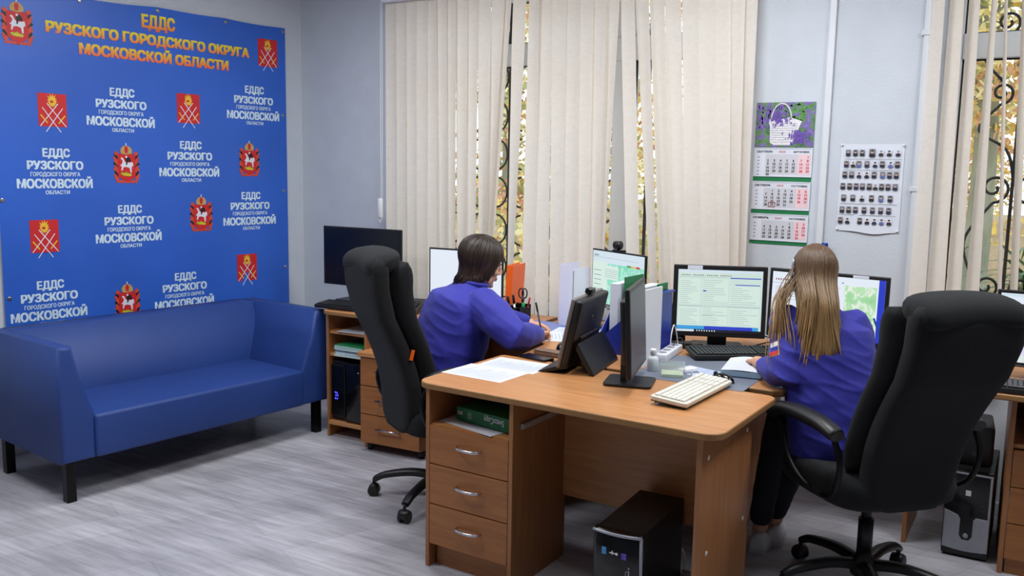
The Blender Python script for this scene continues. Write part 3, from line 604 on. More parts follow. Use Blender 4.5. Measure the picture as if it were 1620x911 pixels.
# ---------------------------------------------------------------- executive chairs
def chair(name, label, loc, rz, arm_tilt=0, recline=17, back_h=.80, tab=False, seat_z=.47, bw=.27):
    t_ = thing(name, label, 'chair', loc, rz, 'black fabric executive chairs')
    # five-star base
    hub = B(); hub.lathe([(.0, .075), (.045, .075), (.05, .10), (.045, .14), (.03, .15), (.028, .17), (0, .17)], 18); hub.done('base_hub', BLK, t_)
    for k in range(5):
        a = R(90 + 72 * k + arm_tilt); d = Vector((math.cos(a), math.sin(a), 0)); q = B()
        q.tube(spline([d * .03 + Vector((0, 0, .118)), d * .14 + Vector((0, 0, .128)), d * .27 + Vector((0, 0, .108)), d * .325 + Vector((0, 0, .082))], 5), [.030 - .010 * i / 15 for i in range(16)], 10, flat=.75)
        lg = q.done('leg', BLK, t_)
        e = d * .33; w = Vector((-d.y, d.x, 0)); q = B()
        q.cyl(e + Vector((0, 0, .05)), e + Vector((0, 0, .086)), .008, n=8)
        for s in (-1, 1): q.tube([e + w * s * .008 + Vector((0, 0, .027)), e + w * s * .012 + Vector((0, 0, .027)), e + w * s * .024 + Vector((0, 0, .027)), e + w * s * .027 + Vector((0, 0, .027))], [.024, .027, .027, .021], 16)
        q.tube([e + w * a_ * .006 + Vector((0, 0, .035)) for a_ in (-4.2, -2, 2, 4.2)], [.022, .026, .026, .022], 14)
        q.done('caster', BLK, lg)
    q = B(); q.cyl((0, 0, .16), (0, 0, .30), .028, n=16).cyl((0, 0, .28), (0, 0, seat_z - .09), .02, n=14).box(-.09, .09, -.12, .12, seat_z - .10, seat_z - .07, .01); q.done('gas_lift', BLK, t_)
    # seat
    q = B(); rings = []
    for z, k, in ((-.085, .90), (-.07, .97), (-.03, 1.0), (.0, .985), (.022, .93), (.032, .80)):
        rings.append([(x, y + .02, seat_z + z) for x, y, _ in se_ring(0, 0, 0, .265 * k, .26 * k, 4.0, 36)])
    q.loft(rings); q.done('seat', FABRIC, t_)
    # backrest: a curved shell of padded cross sections following the reclined spine
    def spine(s):                      # s: 0 bottom .. 1 top ; returns (y, z), y backwards is negative
        z = seat_z - .08 + back_h * s * math.cos(R(recline) * .7)
        y = -.205 - math.tan(R(recline)) * back_h * (s - .12) * (1 if s > .12 else .3) + .045 * math.sin(math.pi * min(1, s * 1.5)) + (.03 * ((s - .82) / .18) if s > .82 else 0)
        return y, z
    def half(s): return bw * (.74 + .20 * s)
    q = B(); rings = []; N = 24
    for i in range(N + 1):
        s = i / N; y, z = spine(s); w = half(s)
        if s < .14: w *= .62 + .38 * math.sqrt(max(0, 1 - (1 - s / .14) ** 2))
        if s > .93: w *= .90 + .10 * math.sqrt(max(0, 1 - ((s - .93) / .07) ** 2))
        th = .048 * (math.sqrt(max(.10, 1 - ((s - .94) / .06) ** 2)) if s > .94 else 1) * (.55 + .45 * min(1, s / .12))
        rings.append([(x, y + yy - .018, z) for x, yy, _ in se_ring(0, 0, 0, w, th, 4.5, 36)])
    q.loft(rings); q.done('backrest', FABRIC, t_)
    # front cushion with side bolsters
    q = B(); rings = []
    for i in range(N + 1):
        s = .15 + .83 * i / N; y, z = spine(s); e = min(i, N - i) / 3.0; k = math.sqrt(1 - (1 - min(1, e)) ** 2 * .94)
        w = half(s) * 1.07 * (.93 + .07 * k)
        rings.append([(x, y + .048 + .022 * s ** 2 + yy + .028 * (abs(x) / w) ** 2, z) for x, yy, _ in se_ring(0, 0, 0, w, .050 * k * (1 + .25 * s ** 2), 3.0, 36)])
    q.loft(rings); q.done('back_cushion', FABRIC, t_)
    # narrow headrest roll lapping over the top
    q = B(); rings = []; y, z = spine(.955); w = half(1.0) * .97
    for i in range(21):
        u = -1 + 2 * i / 20; k = math.sqrt(max(.03, 1 - abs(u) ** 7)); x = u * w
        sq = lambda v, e: math.copysign(abs(v) ** e, v)
        rings.append([(x, y + .020 - .022 * u * u + .085 * k * sq(math.cos(2 * math.pi * j / 22), .75), z + .018 + .050 * k * sq(math.sin(2 * math.pi * j / 22), .8) - .014 * u * u + .02 * math.cos(2 * math.pi * j / 22)) for j in range(22)])
    q.loft(rings); q.done('headrest', FABRIC, t_)
    if tab:
        y, z = spine(.47); w = half(.47) * 1.0; q = B(); q.box(-.004, .004, -.006, .010, -.024, .024, .001, M=T(w + .002, y + .012, z) @ RX(R(-14))); q.done('fabric_tab', ORANGEP, t_)
    for s in (-1, 1):
        q = B(); x = s * .30
        q.tube(spline([(x, -.20, seat_z + .20), (x, -.10, seat_z + .222), (x, .05, seat_z + .225), (x, .17, seat_z + .205), (x, .215, seat_z + .17)], 5), [.028, .033, .036, .037, .037] + [.038] * 11 + [.036, .034, .032, .028, .018], 12, flat=.74)
        ar = q.done('armrest', BLK, t_)
        q = B(); q.tube(spline([(x, -.17, seat_z + .20), (s * .295, -.215, seat_z + .10), (s * .285, -.17, seat_z - .02), (s * .24, -.05, seat_z - .065), (s * .13, .0, seat_z - .075)], 6), .011, 8); q.tube(spline([(x, .16, seat_z + .185), (s * .30, .10, seat_z + .05), (s * .285, .02, seat_z - .03), (s * .24, -.02, seat_z - .065)], 6), .011, 8); q.done('arm_bracket', DARKMET, ar)
    return t_
chair('office_chair', 'black fabric high-back office chair between the sofa and the foreground desk', (-2.385, 3.415, 0), R(-32), 2, 14, .83, True, .47, .246)
chair('office_chair', 'black fabric high-back office chair at the right, nearest the camera', (-.455, 3.50, 0), R(46), 10, 19, .79, False, .50, .242)
# ---------------------------------------------------------------- monitors and other electronics
SCR_OFF = mat('dark_switched_off_screen', (10, 11, 14), 0.22, nscale=3, namp=0.05)
SCR_GREY = mat('switched_off_screen_reflection_grey', (88, 82, 92), 0.42, nscale=6, namp=0.08)  # dark screen whose colour is greyed by painted-in reflected light
E_white = emis('screen_white', (226, 234, 246), 1.0); E_mint = emis('screen_pale_mint', (206, 228, 220), .95); E_mint2 = emis('screen_mint_panel', (216, 236, 226), .95); E_grey = emis('screen_grey', (150, 156, 168), .9)
E_line = emis('screen_rule', (150, 170, 178), .9); E_blue = emis('screen_blue', (40, 64, 200), .95); E_cyan = emis('screen_cyan', (60, 160, 226), .95); E_dark = emis('screen_taskbar', (18, 22, 40), .8); E_pale = emis('screen_pale_blue', (214, 230, 240), .95)
E_icon = emis('screen_icon', (60, 66, 80), .9); E_red = emis('screen_red', (200, 60, 50), .9); E_grn = emis('screen_green', (70, 160, 80), .9); E_yel = emis('screen_yellow', (230, 200, 70), .9)
E_map = emis_map('screen_green_map', [(.30, (150, 205, 150)), (.47, (170, 222, 172)), (.52, (235, 240, 230)), (.56, (178, 224, 176)), (.7, (205, 232, 190))], 16)
E_map2 = emis_map('screen_teal_map', [(.30, (120, 205, 180)), (.47, (140, 222, 190)), (.52, (190, 236, 220)), (.56, (138, 218, 192)), (.7, (170, 215, 225))], 22)
E_map3 = emis_map('screen_lilac_map', [(.30, (190, 226, 190)), (.45, (226, 232, 236)), (.52, (214, 206, 236)), (.6, (232, 234, 240)), (.7, (200, 228, 196))], 9)
SM = [E_white, E_mint, E_mint2, E_grey, E_line, E_blue, E_cyan, E_dark, E_pale, E_icon, E_red, E_grn, E_yel, E_map, E_map2, E_map3]
(W_, MI, MI2, GY, LN, BU, CY, DK, PL, IC, RD_, GN, YL, MP, MP2, MP3) = range(16)
def ui_table(q):
    q(0, 1, 0, 1, MI, 0); q(0, 1, .955, 1, PL); q(.02, .5, .93, .95, MI2); rnd = random.Random(4)
    for k in range(26): q(.04 + k * .023, .05 + k * .023, .905, .922, IC if k % 4 else RD_) if k % 7 != 5 else None
    q(.02, .98, .885, .888, LN); q(.62, .98, .87, .884, BU); q(.68, .97, .765, .778, BU)
    for x0, x1, y0, y1 in ((.02, .27, .45, .86), (.29, .60, .50, .86), (.62, .97, .45, .75), (.02, .27, .12, .40), (.29, .60, .12, .43), (.62, .97, .12, .40)):
        q(x0, x1, y0, y1, MI2); n_ = int((y1 - y0) / .032)
        for k in range(n_): q(x0 + .01, x0 + (x1 - x0) * rnd.uniform(.35, .95), y0 + k * .032 + .012, y0 + k * .032 + .017, LN)
    q(.02, .98, .415, .422, LN); q(.29, .60, .27, .276, LN); q(.30, .34, .655, .672, BU)
    q(0, .33, .045, .10, CY); q(.33, .9, .045, .10, BU); q(.9, .97, .045, .10, CY); q(0, 1, 0, .045, DK); q(0, .21, .005, .04, PL)
    for k in range(8): q(.24 + k * .03, .252 + k * .03, .012, .034, PL)
def ui_map(q):
    q(0, 1, 0, 1, W_, 0); rnd = random.Random(6)
    for k in range(18): q(.03 + k * .022, .04 + k * .022, .865, .895, RD_ if k % 3 == 0 else IC)
    q(0, .62, .82, .826, LN); q(0, .62, .57, .575, LN); q(0, .62, .15, .385, GY)
    for k in range(5): q(.03, .03 + rnd.uniform(.2, .5), .62 + k * .035, .626 + k * .035, LN)
    q(.66, .93, .13, .88, MP); q(.63, .65, .9, .92, LN); q(.945, 1, .05, 1, BU); q(0, .945, .05, .11, CY); q(0, 1, 0, .05, DK)
    for k in range(14): q(.04 + k * .045, .058 + k * .045, .012, .038, PL)
def ui_teal(q):
    q(0, 1, 0, 1, MP2, 0); q(0, 1, .78, 1, PL); q(0, .3, .0, .8, MI2); q(.22, .52, .48, .74, MI2)
    for k in range(7): q(.03, .18, .08 + k * .09, .095 + k * .09, LN)
    for k in range(5): q(.25, .5, .52 + k * .035, .527 + k * .035, LN)
    q(.68, .76, .765, .80, GN); q(.77, .84, .765, .80, YL); q(.85, .92, .765, .80, RD_); q(0, 1, .95, 1, CY) if False else None
    q(0, .9, .88, .885, LN); q(.03, .12, .9, .93, LN)
def ui_white(q):
    q(0, 1, 0, 1, W_, 0); q(0, 1, .03, .09, PL)
def ui_right(q):
    q(0, 1, 0, 1, MP3, 0); q(0, 1, .86, 1, W_); q(0, 1, .95, 1, PL); q(0, 1, .83, .835, LN)
    for x, y in ((.15, .45), (.28, .4), (.22, .33), (.5, .5), (.7, .3)): q(x, x + .02, y, y + .03, IC); q(x + .004, x + .016, y + .005, y + .025, W_)
def monitor(name, label, loc, rz, w, h, zc, ui=None, bez=.016, tilt=0, base=(.22, .18), off=SCR_OFF, neck=.05, group=None, th=.03, sticker=None, body=BLK, neck_y=.05):
    t_ = thing(name, label, 'monitor', loc, rz, group)
    P = T(0, 0, zc) @ RX(R(-tilt))
    q = B(); q.box(-w / 2, w / 2, 0, th * .55, -h / 2, h / 2, .004, 2, M=P); q.box(-w * .38, w * .38, th * .5, th + .012, -h * .36, h * .36, .008, 2, M=P); q.done('housing', body, t_)
    s = B()
    if ui:
        sw, sh = w - 2 * bez, h - 2 * bez
        def qq(x0, x1, y0, y1, mi, lev=1):
            qq.n += 1; d = .0006 + (0 if lev == 0 else .0002 + .00001 * qq.n)
            s.poly([P @ Vector((-sw / 2 + x * sw, -d, -sh / 2 + y * sh)) for x, y in ((x0, y0), (x1, y0), (x1, y1), (x0, y1))], mi)
        qq.n = 0; ui(qq); s.done('screen', SM, t_, normals=False)
    else:
        s.poly([P @ Vector((x * (w / 2 - bez), -.0006, z * (h / 2 - bez))) for x, z in ((-1, -1), (1, -1), (1, 1), (-1, 1))]); s.done('screen', off, t_)
    q = B(); q.box(-neck / 2, neck / 2, neck_y - .012, neck_y + .012, .010, zc + .02, .004).box(-neck / 2, neck / 2, th * .8, neck_y, zc - .05, zc + .03, .004); q.done('stand_neck', body, t_)
    q = B(); q.prism(round_rect(-base[0] / 2, base[0] / 2, neck_y - base[1] * .62, neck_y + base[1] * .38, .02, 4), 0, .012, .003, 2); q.done('stand_base', body, t_)
    if sticker:
        for (u, c_) in sticker:
            q = B(); q.box(u - .035, u + .035, -.0012, 0.0, h / 2 - bez + .001, h / 2 - .002, M=P); q.done('paper_sticker', PAPER, t_)
    return t_
monitor('monitor', 'large switched-off black monitor on the desk beside the blue sofa', (-3.59, 4.27, ZD), R(1), .615, .372, .275, None, .012, 0, (.30, .22), th=.028)
monitor('monitor', 'monitor with a blank white screen behind the woman at the left window', (-2.86, 4.34, ZD), R(4), .50, .30, .215, ui_white, .010, 0, (.24, .18), th=.025)
monitor('monitor', 'angled monitor showing a teal map with a webcam clipped on top', (-1.87, 4.30, ZD), R(-30), .47, .30, .265, ui_teal, .008, 0, (.22, .18), th=.025)
monitor('monitor', 'black monitor showing a mint table program, left of the pair before the long-haired woman', (-1.262, 4.13, ZD), R(22), .44, .345, .225, ui_table, .022, 2, (.24, .17), neck=.09, sticker=[(-.12, 1)])
monitor('monitor', 'black monitor showing a green map and blue side strip, partly behind the long-haired woman', (-.782, 4.17, ZD), R(-10), .55, .325, .235, ui_map, .016, 2, (.24, .17), sticker=[(-.12, 1), (.15, 1)])
monitor('monitor', 'monitor showing a pale lilac map at the right edge behind the large chair', (0.145, 4.22, ZD), R(0), .49, .315, .215, ui_right, .014, 3, (.24, .19))
monitor('monitor', 'switched-off monitor seen edge-on with a square base on the foreground desk', (-1.305, 3.225, ZD), R(104), .41, .345, .228, None, .014, 3, (.18, .19), off=SCR_GREY, neck=.06, th=.034)
# webcam on the map monitor
wc = thing('webcam', 'small black webcam clipped on top of the teal map monitor', 'webcam', (-1.875, 4.305, ZD + .415), R(-30))
q = B(); q.cyl((0, -.018, .034), (0, .02, .034), .022, .022, 18).cyl((0, -.024, .034), (0, -.018, .034), .014, .02, 16); q.done('camera_body', BLK, wc)
q = B(); q.box(-.035, .035, -.012, .03, 0, .010, .003).box(-.007, .007, 0, .012, .008, .016); q.box(-.03, .03, .026, .034, -.05, .004, .002); q.done('clip', BLKG, wc)

# all-in-one video phone seen from behind
S_ = Matrix(((0, 0, 1, 0), (1, 0, 0, 0), (0, 1, 0, 0), (0, 0, 0, 1)))       # a (y,z) profile swept along x
vp = thing('video_phone', 'black all-in-one desk video phone seen from behind on the foreground desk', 'video phone', (-1.650, 3.395, ZD), R(-82))
P = T(0, 0, .172) @ RX(R(-12))
q = B(); q.box(-.20, .20, 0, .018, -.15, .15, .006, M=P); q.done('front_bezel', mat('dull_silver_bezel', (120, 116, 114), .45, .3, nscale=30, namp=.05), vp)
q = B(); q.box(-.198, .198, .016, .048, -.148, .148, .012, 3, M=P); q.box(-.12, .12, .045, .058, -.028, -.012, .005, M=P); q.done('rear_cover', BLK, vp)
q = B(); q.poly([P @ Vector((x * .185, -.0006, z * .132)) for x, z in ((-1, -1), (1, -1), (1, 1), (-1, 1))]); q.done('screen', SCR_OFF, vp)
q = B()
for s in (0, 1): q.tube([P @ Vector((-.012 + .012 * math.cos(R(a)) * (1 if s else -1), .049, .045 + (.008 if s else -.008) + .009 * math.sin(R(a)))) for a in range(-90, 181, 30)], .002, 6)
q.done('maker_mark', mat('dim_grey_mark', (70, 72, 74), .5, nscale=20, namp=.05), vp)
for s in (-1, 1):
    q = B(); q.prism([(-.004, .040), (-.105, .006), (-.112, 0), (-.085, 0), (.012, .024), (.022, .06)], s * .10 - .098, s * .10 + .098, .002, 2, M=Matrix(((0, 0, 1, 0), (1, 0, 0, 0), (0, 1, 0, 0), (0, 0, 0, 1)))); q.done('front_foot', BLK, vp)
q = B(); q.prism([(.058, .130), (.128, .012), (.130, 0), (.112, 0), (.050, .105)], -.185, .185, .003, 2, M=S_); q.done('rear_stand', BLK, vp)
q = B(); q.box(-.032, .032, 0, .03, .152, .176, .006, 3, M=P); q.done('camera_hump', BLKG, vp)

# keyboards, mice
KEYL = mat('light_beige_plastic', (214, 210, 196), .5, nscale=20, namp=.03); KEYL2 = mat('ivory_keycaps', (226, 223, 212), .5, nscale=60, namp=.03); KEYB = mat('black_keycaps', (26, 26, 28), .4, nscale=60, namp=.12)
def keyboard(name, label, loc, rz, L, D, body, keys, under=None):
    t_ = thing(name, label, 'keyboard', loc, rz)
    M_ = RX(R(4)) @ T(0, 0, .008); q = B(); q.prism(round_rect(-L / 2, L / 2, -D / 2, D / 2, .012, 4), 0, .016, .004, 2, M=M_); q.done('body', body, t_)
    q = B(); rows = 6; kx = L * .94 / 22.5
    for r_ in range(rows):
        y = D * .40 - (r_ + .5) * D * .80 / rows - (0 if r_ else -.004)
        for c_ in range(22):
            if c_ in (15, 19) and False: continue
            x = -L * .47 + (c_ + .5) * kx + (.006 if c_ >= 15 else 0) + (.006 if c_ >= 18 else 0)
            if r_ == 5 and 4 <= c_ <= 8: 
                if c_ == 4: q.box(x - kx * .42, x + kx * 4.42, y - .0086, y + .0086, .015, .0225, .0015, 1, M=M_)
                continue
            q.box(x - kx * .42, x + kx * .42, y - .0086, y + .0086, .015, .0225, .0015, 1, M=M_)
    q.done('keycaps', keys, t_)
    q = B()
    for s in (-1, 1): q.box(s * L * .42 - .02, s * L * .42 + .02, D * .36, D * .40, -.004 + .0, .012, .002, M=RX(R(4)) @ T(0, 0, .0))
    q.box(-L / 2 + .004, L / 2 - .004, -D / 2 + .003, D / 2 - .004, 0.0005, .010, .002, M=RX(R(4)) @ T(0, 0, .0035)); q.done('underside', under or BLK, t_)
    return t_
keyboard('keyboard', 'ivory keyboard lying lengthwise on the foreground desk', (-1.056, 3.172, ZD + .006), R(86), .45, .145, KEYL, KEYL2)
keyboard('keyboard', 'black keyboard before the mint table monitor', (-1.115, 3.965, ZD + .0075), R(36), .45, .17, BLK, KEYB)
keyboard('keyboard', 'black keyboard below the lilac map monitor at the right edge', (.10, 3.965, ZD + .006), R(2), .44, .15, BLK, KEYB)
keyboard('keyboard', 'black keyboard at the end of the desk by the sofa, before the large dark monitor', (-3.43, 3.97, ZD + .006), R(4), .42, .14, BLK, KEYB)
def mouse(label, loc, rz, m):
    t_ = thing('computer_mouse', label, 'mouse', loc, rz); q = B(); rings = []
    for i in range(13):
        v = -1 + 2 * i / 12; k = math.sqrt(max(.03, 1 - v * v)); hh = .036 * (1 - .35 * max(0, v)) * k ** .7
        rings.append([(.031 * k ** .6 * math.cos(R(a)), v * .056, max(0.001, hh * math.sin(R(a)) if 0 <= a <= 180 else .001)) for a in range(-30, 211, 20)])
    q.loft(rings); q.done('shell', m, t_); q = B(); q.cyl((-.004, .03, .027), (.004, .03, .027), .009, n=14); q.done('scroll_wheel', DGR, t_); return t_
mouse('black computer mouse at the corner of the grey desk mat behind the ivory keyboard', (-1.03, 3.452, ZD + .0016), R(70), BLKG)
mouse('black computer mouse left of the video phone by the writing woman', (-1.86, 3.665, ZD), R(20), BLKG)

# computer towers
def vents(q, x0, x1, z0, z1, y, n, mi=0):
    for k in range(n): z = z0 + (z1 - z0) * k / max(1, n - 1); q.box(x0, x1, y - .001, y, z - .0015, z + .0015, mi=mi)
tw = thing('computer_tower', 'black computer tower with a silver curved front edge under the foreground desk', 'computer tower', (-1.125, 2.655, 0), R(1))
q = B(); q.box(-.088, .088, .03, .44, .012, .385, .004); q.done('case', BLK, tw)
q = B(); q.loft([[(x, -.018 * math.cos(x / .088 * 1.3) + .012 + d, z) for x in [-.088 + .176 * k / 12 for k in range(13)]] + [(.088, .035, z), (-.088, .035, z)] for z, d in ((.008, 0), (.378, 0), (.388, .008))]); q.done('front_panel', BLKG, tw)
q = B(); fr = [(x, -.018 * math.cos(x / .088 * 1.3) + .008, .384) for x in [-.088 + .176 * k / 12 for k in range(13)]]
q.tube(fr, .006, 8); q.tube([(.086, .004, .384), (.089, .006, .20), (.088, .006, .01)], [.006, .005, .005], 8); q.done('silver_trim', SILV, tw)
q = B()
def fy(x): return -.018 * math.cos(x / .088 * 1.3) + .0108
q.box(-.052, -.036, fy(-.044), fy(-.044) + .002, .305, .330); q.done('cyan_sticker', mat('cyan_sticker', (60, 150, 210), .4, nscale=120, namp=.5), tw)
q = B(); q.box(.020, .038, fy(.028), fy(.028) + .002, .300, .322); q.done('violet_sticker', mat('violet_sticker', (96, 70, 190), .4, nscale=120, namp=.5), tw)
q = B(); q.cyl((-.012, fy(-.012), .317), (-.012, fy(-.012) - .0008, .317), .004, n=10).cyl((.004, fy(.004), .316), (.004, fy(.004) - .0008, .316), .0052, n=12).box(-.022, .006, fy(-.006) - .001, fy(-.006) + .001, .3145, .3175).box(-.0135, -.0105, fy(-.012) - .001, fy(-.012) + .001, .311, .324); q.done('maker_mark', WHITEP, tw)
q = B(); x = .048; q.cyl((x, fy(x), .273), (x, fy(x) - .0012, .273), .0032, n=10).box(x - .002, x + .002, fy(x) - .001, fy(x) + .002, .235, .264); q.tube([(x - .005, fy(x), .262), (x - .011, fy(x), .258), (x - .011, fy(x), .242), (x - .006, fy(x), .238)], .0014, 6); q.done('port_symbol', SILV, tw)
tw2 = thing('computer_tower', 'black computer tower with silver lower front beside the right-hand drawers', 'computer tower', (-.135, 4.06, 0), R(-1))
q = B(); q.box(-.088, .088, .03, .42, .01, .378, .004); q.done('case', BLK, tw2); TS = Matrix.Diagonal((1, 1, .945, 1))
q = B(); q.box(-.09, .09, 0, .034, .008, .380, .008, 3); q.done('front_panel', BLKG, tw2)
q = B(); F_ = Matrix(((1, 0, 0, 0), (0, 0, -1, 0), (0, 1, 0, 0), (0, 0, 0, 1)))
q.prism([(-.084, .21), (-.03, .185), (-.022, .17), (-.022, .10), (-.012, .085), (.012, .085), (.022, .10), (.022, .165), (.03, .18), (.075, .18), (.075, .375), (-.084, .375)][:0] or [(-.086, .205), (-.034, .187), (-.024, .172), (-.024, .10), (-.012, .082), (.012, .082), (.024, .10), (.024, .172), (.034, .185), (.086, .185), (.086, .04), (.04, .034), (0, .032), (-.04, .034), (-.086, .04)], .0, .007, .003, 2, M=F_)
q.prism([(.076, .185), (.086, .185), (.086, .374), (-.086, .374), (-.086, .366), (.076, .366)], 0, .006, .002, 2, M=F_); q.done('silver_fascia', SILV, tw2)
q = B(); q.lathe([(0, 0), (.010, 0), (.011, .003), (.008, .005), (0, .005)], 20, M=T(0, .0, .100) @ RX(R(90))); q.done('power_button', SILV, tw2)
q = B(); q.box(-.012, .008, -.0015, .001, .275, .298); q.done('white_label', WHITEP, tw2)
q = B()
for z in (.215, .235): q.box(.045, .062, -.0015, .001, z, z + .006)
q.done('port', DGR, tw2)
tw3 = thing('computer_tower', 'black computer tower with glowing blue mark in the open shelf beside the sofa', 'computer tower', (-3.385, 3.90, .10), R(1))
q = B(); q.box(-.13, .10, .02, .42, 0, .36, .004); q.done('case', BLK, tw3)
q = B(); q.box(-.02, .10, .0, .025, 0, .36, .006); q.done('front_panel', BLKG, tw3)
q = B(); q.box(-.135, -.03, .006, .024, .03, .34, .004); q.done('side_bay', BLKG, tw3)
q = B(); bl_ = emis('blue_led', (70, 70, 255), 2.2)
for dx, dz in ((0, 0), (.014, .0), (.004, .018), (.012, .034), (0, .036), (.018, .02)): q.box(-.105 + dx, -.098 + dx, .0045, .0065, .13 + dz, .140 + dz)
q.done('lit_mark', bl_, tw3)
q = B(); q.cyl((.075, .002, .31), (.075, -.001, .31), .004, n=10); q.done('indicator', WHITEP, tw3)
ub = thing('added_dark_box', 'made-up black box for the dark space above the computer tower with the silver front', 'filler box', (-.13, 4.16, .381), R(4))  # box added to fill the shaded space under the right desk
q = B(); q.box(-.07, .07, 0, .26, 0, .17, .012, 3); q.done('case', BLK, ub)
q = B(); vents(q, -.05, .05, .10, .15, .0005, 6); q.done('vent_slots', DGR, ub); q = B(); q.cyl((0, .001, .05), (0, -.003, .05), .012, n=16); q.done('button', DGR, ub)

# ---------------------------------------------------------------- paper, folders, small desk things
def lines(q, x0, x1, y0, y1, n, z, rnd, mi=1, wmin=.5, th=.0014):
    for k in range(n):
        y = y1 - (y1 - y0) * (k + .5) / n; q.poly([(x0, y - th, z), (x0 + (x1 - x0) * rnd.uniform(wmin, 1), y - th, z), (x0 + (x1 - x0) * rnd.uniform(wmin, 1), y + th, z), (x0, y + th, z)], mi)
def sheet(label, loc, rz, w=.21, h=.297, t=.0008, n=26, name='paper_sheet', cat='paper', pm=PAPER, grid=False, group=None):
    q = B(); q.box(-w / 2, w / 2, -h / 2, h / 2, 0, t); rnd = random.Random(int(abs(loc[0] * 1000)))
    if n: lines(q, -w * .42, w * .42, -h * .42, h * .42, n, t + .0003, rnd)
    if grid:
        for k in range(5): x = -w * .42 + w * .84 * k / 4; q.poly([(x, -h * .42, t + .0003), (x + .001, -h * .42, t + .0003), (x + .001, h * .42, t + .0003), (x, h * .42, t + .0003)], 1)
    o = q.done(name, [pm, INKG]); o.location = loc; o.rotation_euler = (0, 0, rz); return tag(o, label, cat, group)
sheet('printed white table sheet lying at the near left corner of the foreground desk', (-1.90, 3.04, ZD), R(86), .21, .297, .0010, 20, grid=True)
sheet('printed white sheet behind another sheet on the left of the foreground desk', (-1.865, 3.235, ZD), R(88), .205, .29, .0007, 22)
sheet('white sheet the woman with brown hair is writing on', (-2.03, 3.90, ZD), R(-60), .21, .297, .0010, 14)
sheet('white sheet behind the black stapler by the left window', (-1.98, 4.10, ZD), R(-80), .21, .297, .0012, 18)
sheet('small white sheet beside the black mouse left of the video phone', (-1.79, 3.57, ZD), R(10), .16, .10, .0008, 4)
BLUEMAT = mat('translucent_blue_desk_pad', (96, 118, 190), .25, nscale=6, namp=.06); GREYMAT = mat('grey_desk_pad', (112, 118, 132), .6, nscale=12, namp=.04); PALEBLUE = mat('pale_blue_paper', (186, 198, 226), .8, nscale=20, namp=.03)
q = B(); q.prism(round_rect(-.24, .24, -.13, .13, .015, 4), 0, .0012); o = q.done('desk_pad', BLUEMAT); o.location = (-2.12, 4.16, ZD - .0002); o.rotation_euler = (0, 0, R(-4)); tag(o, 'blue translucent desk pad below the blind by the pen holder', 'desk pad')
q = B(); q.prism(round_rect(-.24, .24, -.26, .25, .008, 3), 0, .0014); o = q.done('desk_pad', GREYMAT); o.location = (-1.145, 3.595, ZD - .0002); o.rotation_euler = (0, 0, R(-1)); tag(o, 'grey desk pad under the notebook and the black mouse', 'desk pad')
sheet('pale blue printed sheet on the grey desk pad', (-1.16, 3.56, ZD + .0014), R(72), .15, .21, .0006, 12, pm=PALEBLUE)
# phones, case and note block left of the video phone
def phone(label, loc, rz, m, name='smartphone'):
    t_ = thing(name, label, 'phone', loc, rz); q = B(); q.prism(round_rect(-.037, .037, -.078, .078, .010, 4), 0, .009, .002, 2); q.done('body', m, t_); q = B(); q.poly([(x * .034, y * .074, .0094) for x, y in ((-1, -1), (1, -1), (1, 1), (-1, 1))]); q.done('screen', SCR_OFF, t_); return t_
phone('black smartphone lying nearest the printed sheets on the desk seam', (-1.86, 3.405, ZD + .001), R(78), BLKG)
tn = mat('tan_leather', (120, 92, 76), .55, nscale=40, namp=.12)
gc = thing('glasses_case', 'tan leather case lying behind the black smartphone', 'case', (-1.838, 3.50, ZD), R(82)); q = B(); q.box(-.03, .03, -.075, .075, 0, .018, .006, 3); q.done('lower_shell', tn, gc); q = B(); q.box(-.03, .03, -.075, .075, .018, .024, .002); q.done('lid', tn, gc)
# pen holder with contents
ph = thing('pen_holder', 'black plastic pen holder before the left window', 'pen holder', (-2.375, 4.13, ZD), R(-8))
q = B()
for x0, x1, y0, y1, h_ in ((-.05, .05, -.05, -.046, .075), (-.05, .05, .046, .05, .11), (-.05, -.046, -.046, .046, .10), (.046, .05, -.046, .046, .10), (-.046, .046, -.002, .002, .09), (-.002, .002, -.046, .046, .09), (-.05, .05, -.05, .05, .003)): q.box(x0, x1, y0, y1, 0, h_, .0012)
q.done('caddy', BLKG, ph); q = B(); q.tube(spline([(-.035, -.0505, .035), (-.01, -.0505, .045), (.015, -.0505, .035), (.04, -.0505, .04)], 5), .0018, 6); q.done('painted_mark', WHITEP, ph)
def pen(label, loc, rz, col, tilt=(0, 0), L=.14, cap=None, name='pen', cat='pen', r=.0045, group=None):
    t_ = thing(name, label, cat, loc, rz, group); t_.rotation_euler = (R(tilt[0]), R(tilt[1]), rz); q = B(); q.tube([(0, 0, 0), (0, 0, .012), (0, 0, L * .7)], [.0012, r * .95, r], 10); q.done('barrel', col, t_); q = B(); q.tube([(0, 0, L * .68), (0, 0, L * .98), (0, 0, L)], [r * 1.15, r * 1.15, r * .7], 10); q.done('cap', cap or col, t_); return t_
pen('white marker standing in the pen holder', (-2.397, 4.150, ZD + .004), 0, WHITEP, (4, -6), .155, BLK, r=.006)
pen('black marker with white stripe standing leftmost in the pen holder', (-2.41, 4.115, ZD + .004), 0, BLK, (2, -8), .15, r=.007)
pen('black pen with green clip standing right in the pen holder', (-2.345, 4.118, ZD + .004), 0, BLK, (2, 6), .12, mat('green_plastic', (30, 150, 70), .4, nscale=20, namp=.04), r=.008)
pen('red pen leaning out at the right of the pen holder', (-2.345, 4.15, ZD + .004), 0, mat('red_plastic', (200, 60, 50), .4, nscale=20, namp=.04), (0, 12), .15)
sc_ = thing('scissors', 'black-handled scissors standing in the pen holder', 'scissors', (-2.355, 4.145, ZD + .02), R(10))
